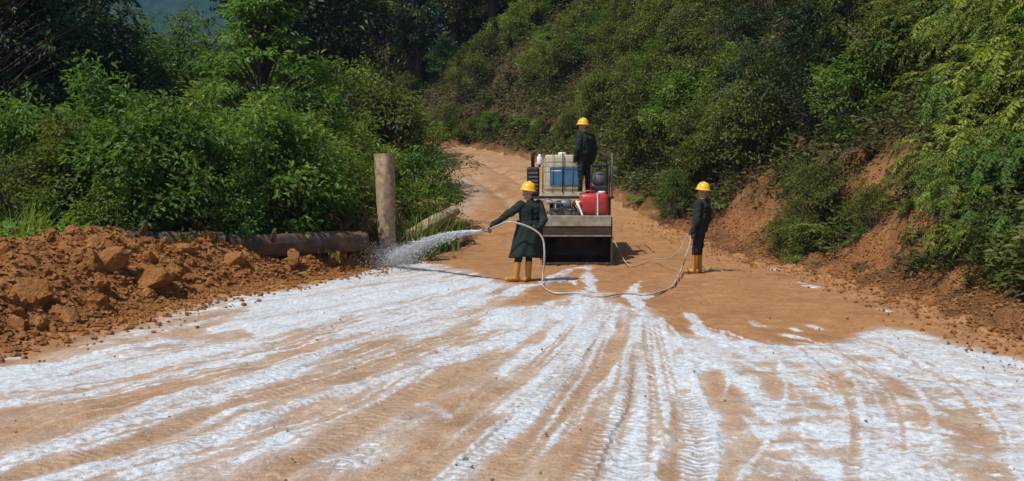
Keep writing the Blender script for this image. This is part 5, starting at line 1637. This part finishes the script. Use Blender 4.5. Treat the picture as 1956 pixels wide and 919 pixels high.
# thin supply line from the vehicle to the worker by the bank
sp = [Vector((VX + 0.80, VY + 1.3, VZ + 0.75)), Vector((VX + 1.0, VY + 0.8, VZ + 0.25)), gl(1205, 512), gl(1245, 505, 0.06), B2 + Vector((-0.42, 0.05, 0.32)), B2 + Vector((-0.13, 0.14, 0.76))]
tag(MB().tube(smooth3(sp, 8), 0.010, 6).build('thin_hose', M['hose']), 'thin pale supply line from the vehicle up to the worker by the bank', 'hose')


def water_spray():
    rng = np.random.default_rng(31)
    p0 = np.array(nozzle) + np.array([-0.08, 0.04, 0.0])
    lx, ly = PX(745, 18.4), 18.4
    p1 = np.array([lx, ly, zt(lx, ly) + 0.25])
    n = 9000
    t = rng.random(n) ** 0.8
    C = p0[None] * (1 - t[:, None]) + p1[None] * t[:, None]
    C[:, 2] += 0.20 * 4 * t * (1 - t) * 0.6
    wid = 0.012 + 0.115 * t
    C += rng.normal(size=(n, 3)) * wid[:, None] * np.array([0.6, 0.6, 0.42])
    C[:, 2] -= np.abs(rng.normal(size=n)) * 0.16 * t
    r = (0.0018 + 0.0050 * rng.random(n) ** 2) * (1.0 + 0.6 * (t < 0.4))
    m = 6000                                   # splash where the jet lands
    S = p1[None] + rng.normal(size=(m, 3)) * np.array([0.34, 0.30, 0.14])
    S[:, 2] = np.maximum(S[:, 2], 0) + np.abs(rng.normal(size=m)) * 0.12 - 0.15
    C = np.vstack([C, S]); r = np.concatenate([r, 0.002 + 0.0055 * rng.random(m) ** 2])
    d = (p1 - p0) / np.linalg.norm(p1 - p0)
    st = np.concatenate([np.full(n, 6.0), np.full(m, 1.6)])
    base = np.array([(1, 0, 0), (-1, 0, 0), (0, 1, 0), (0, -1, 0), (0, 0, 1), (0, 0, -1)], float)
    tri = np.array([(0, 2, 4), (2, 1, 4), (1, 3, 4), (3, 0, 4), (2, 0, 5), (1, 2, 5), (3, 1, 5), (0, 3, 5)])
    V = base[None] * r[:, None, None]
    along = V @ d
    V = V + along[..., None] * d * (st[:, None, None] - 1) + C[:, None]
    Fc = (tri[None] + (np.arange(len(C)) * 6)[:, None, None]).reshape(-1, 3)
    V = V.reshape(-1, 3)
    for w in range(7):                         # the unbroken strands of the jet near the nozzle
        T = np.linspace(0, 0.50 + 0.06 * w, 30)
        K = p0[None] * (1 - T[:, None]) + p1[None] * T[:, None]
        K[:, 2] += 0.20 * 4 * T * (1 - T) * 0.6
        K += np.stack([np.sin(9 * T + w), np.cos(7 * T + 2 * w), np.sin(11 * T + 3 * w)], 1) * (0.004 + 0.075 * T[:, None] * np.array([0.5, 0.6, 0.8]))
        R_ = 0.013 * (1 - T / T[-1]) ** 0.6 * (0.75 + 0.4 * rng.random(30)) + 0.0008
        A_ = np.linspace(0, 2 * math.pi, 6, endpoint=False)
        ring = K[:, None] + R_[:, None, None] * (np.cos(A_)[None, :, None] * np.array([0, 0, 1.0]) + np.sin(A_)[None, :, None] * np.array([0.55, 0.83, 0]))
        o = len(V); V = np.vstack([V, ring.reshape(-1, 3)])
        ii = o + np.arange(29)[:, None] * 6; kk = np.arange(6)[None]; k2 = (kk + 1) % 6
        Fc = np.vstack([Fc, np.stack([ii + kk, ii + k2, ii + 6 + k2], -1).reshape(-1, 3), np.stack([ii + kk, ii + 6 + k2, ii + 6 + kk], -1).reshape(-1, 3)])
    tag(link('water_spray', mesh_np('water_spray', V, Fc, [M['spray']], True)), 'white spray of slurry shooting left from the hose and splashing by the post', 'spray', kind='stuff')


water_spray()


# ------------------------------------------------------------------ thin air haze between here and the far hill
hz = MB().box(-960, 460, -80, 960, -45, 262).build('haze', M['spray'])
hm, hnt, hnd, hlk, hbs = new_mat('haze air')
hnd.remove(hbs)
pv = hnd.new('ShaderNodeVolumePrincipled')
pv.inputs['Color'].default_value = (0.30, 0.53, 1.0, 1)
pv.inputs['Density'].default_value = 0.00032
hlk.new(pv.outputs[0], hnd['Material Output'].inputs['Volume'])
hz.data.materials.clear(); hz.data.materials.append(hm)
tag(hz, kind='stuff')
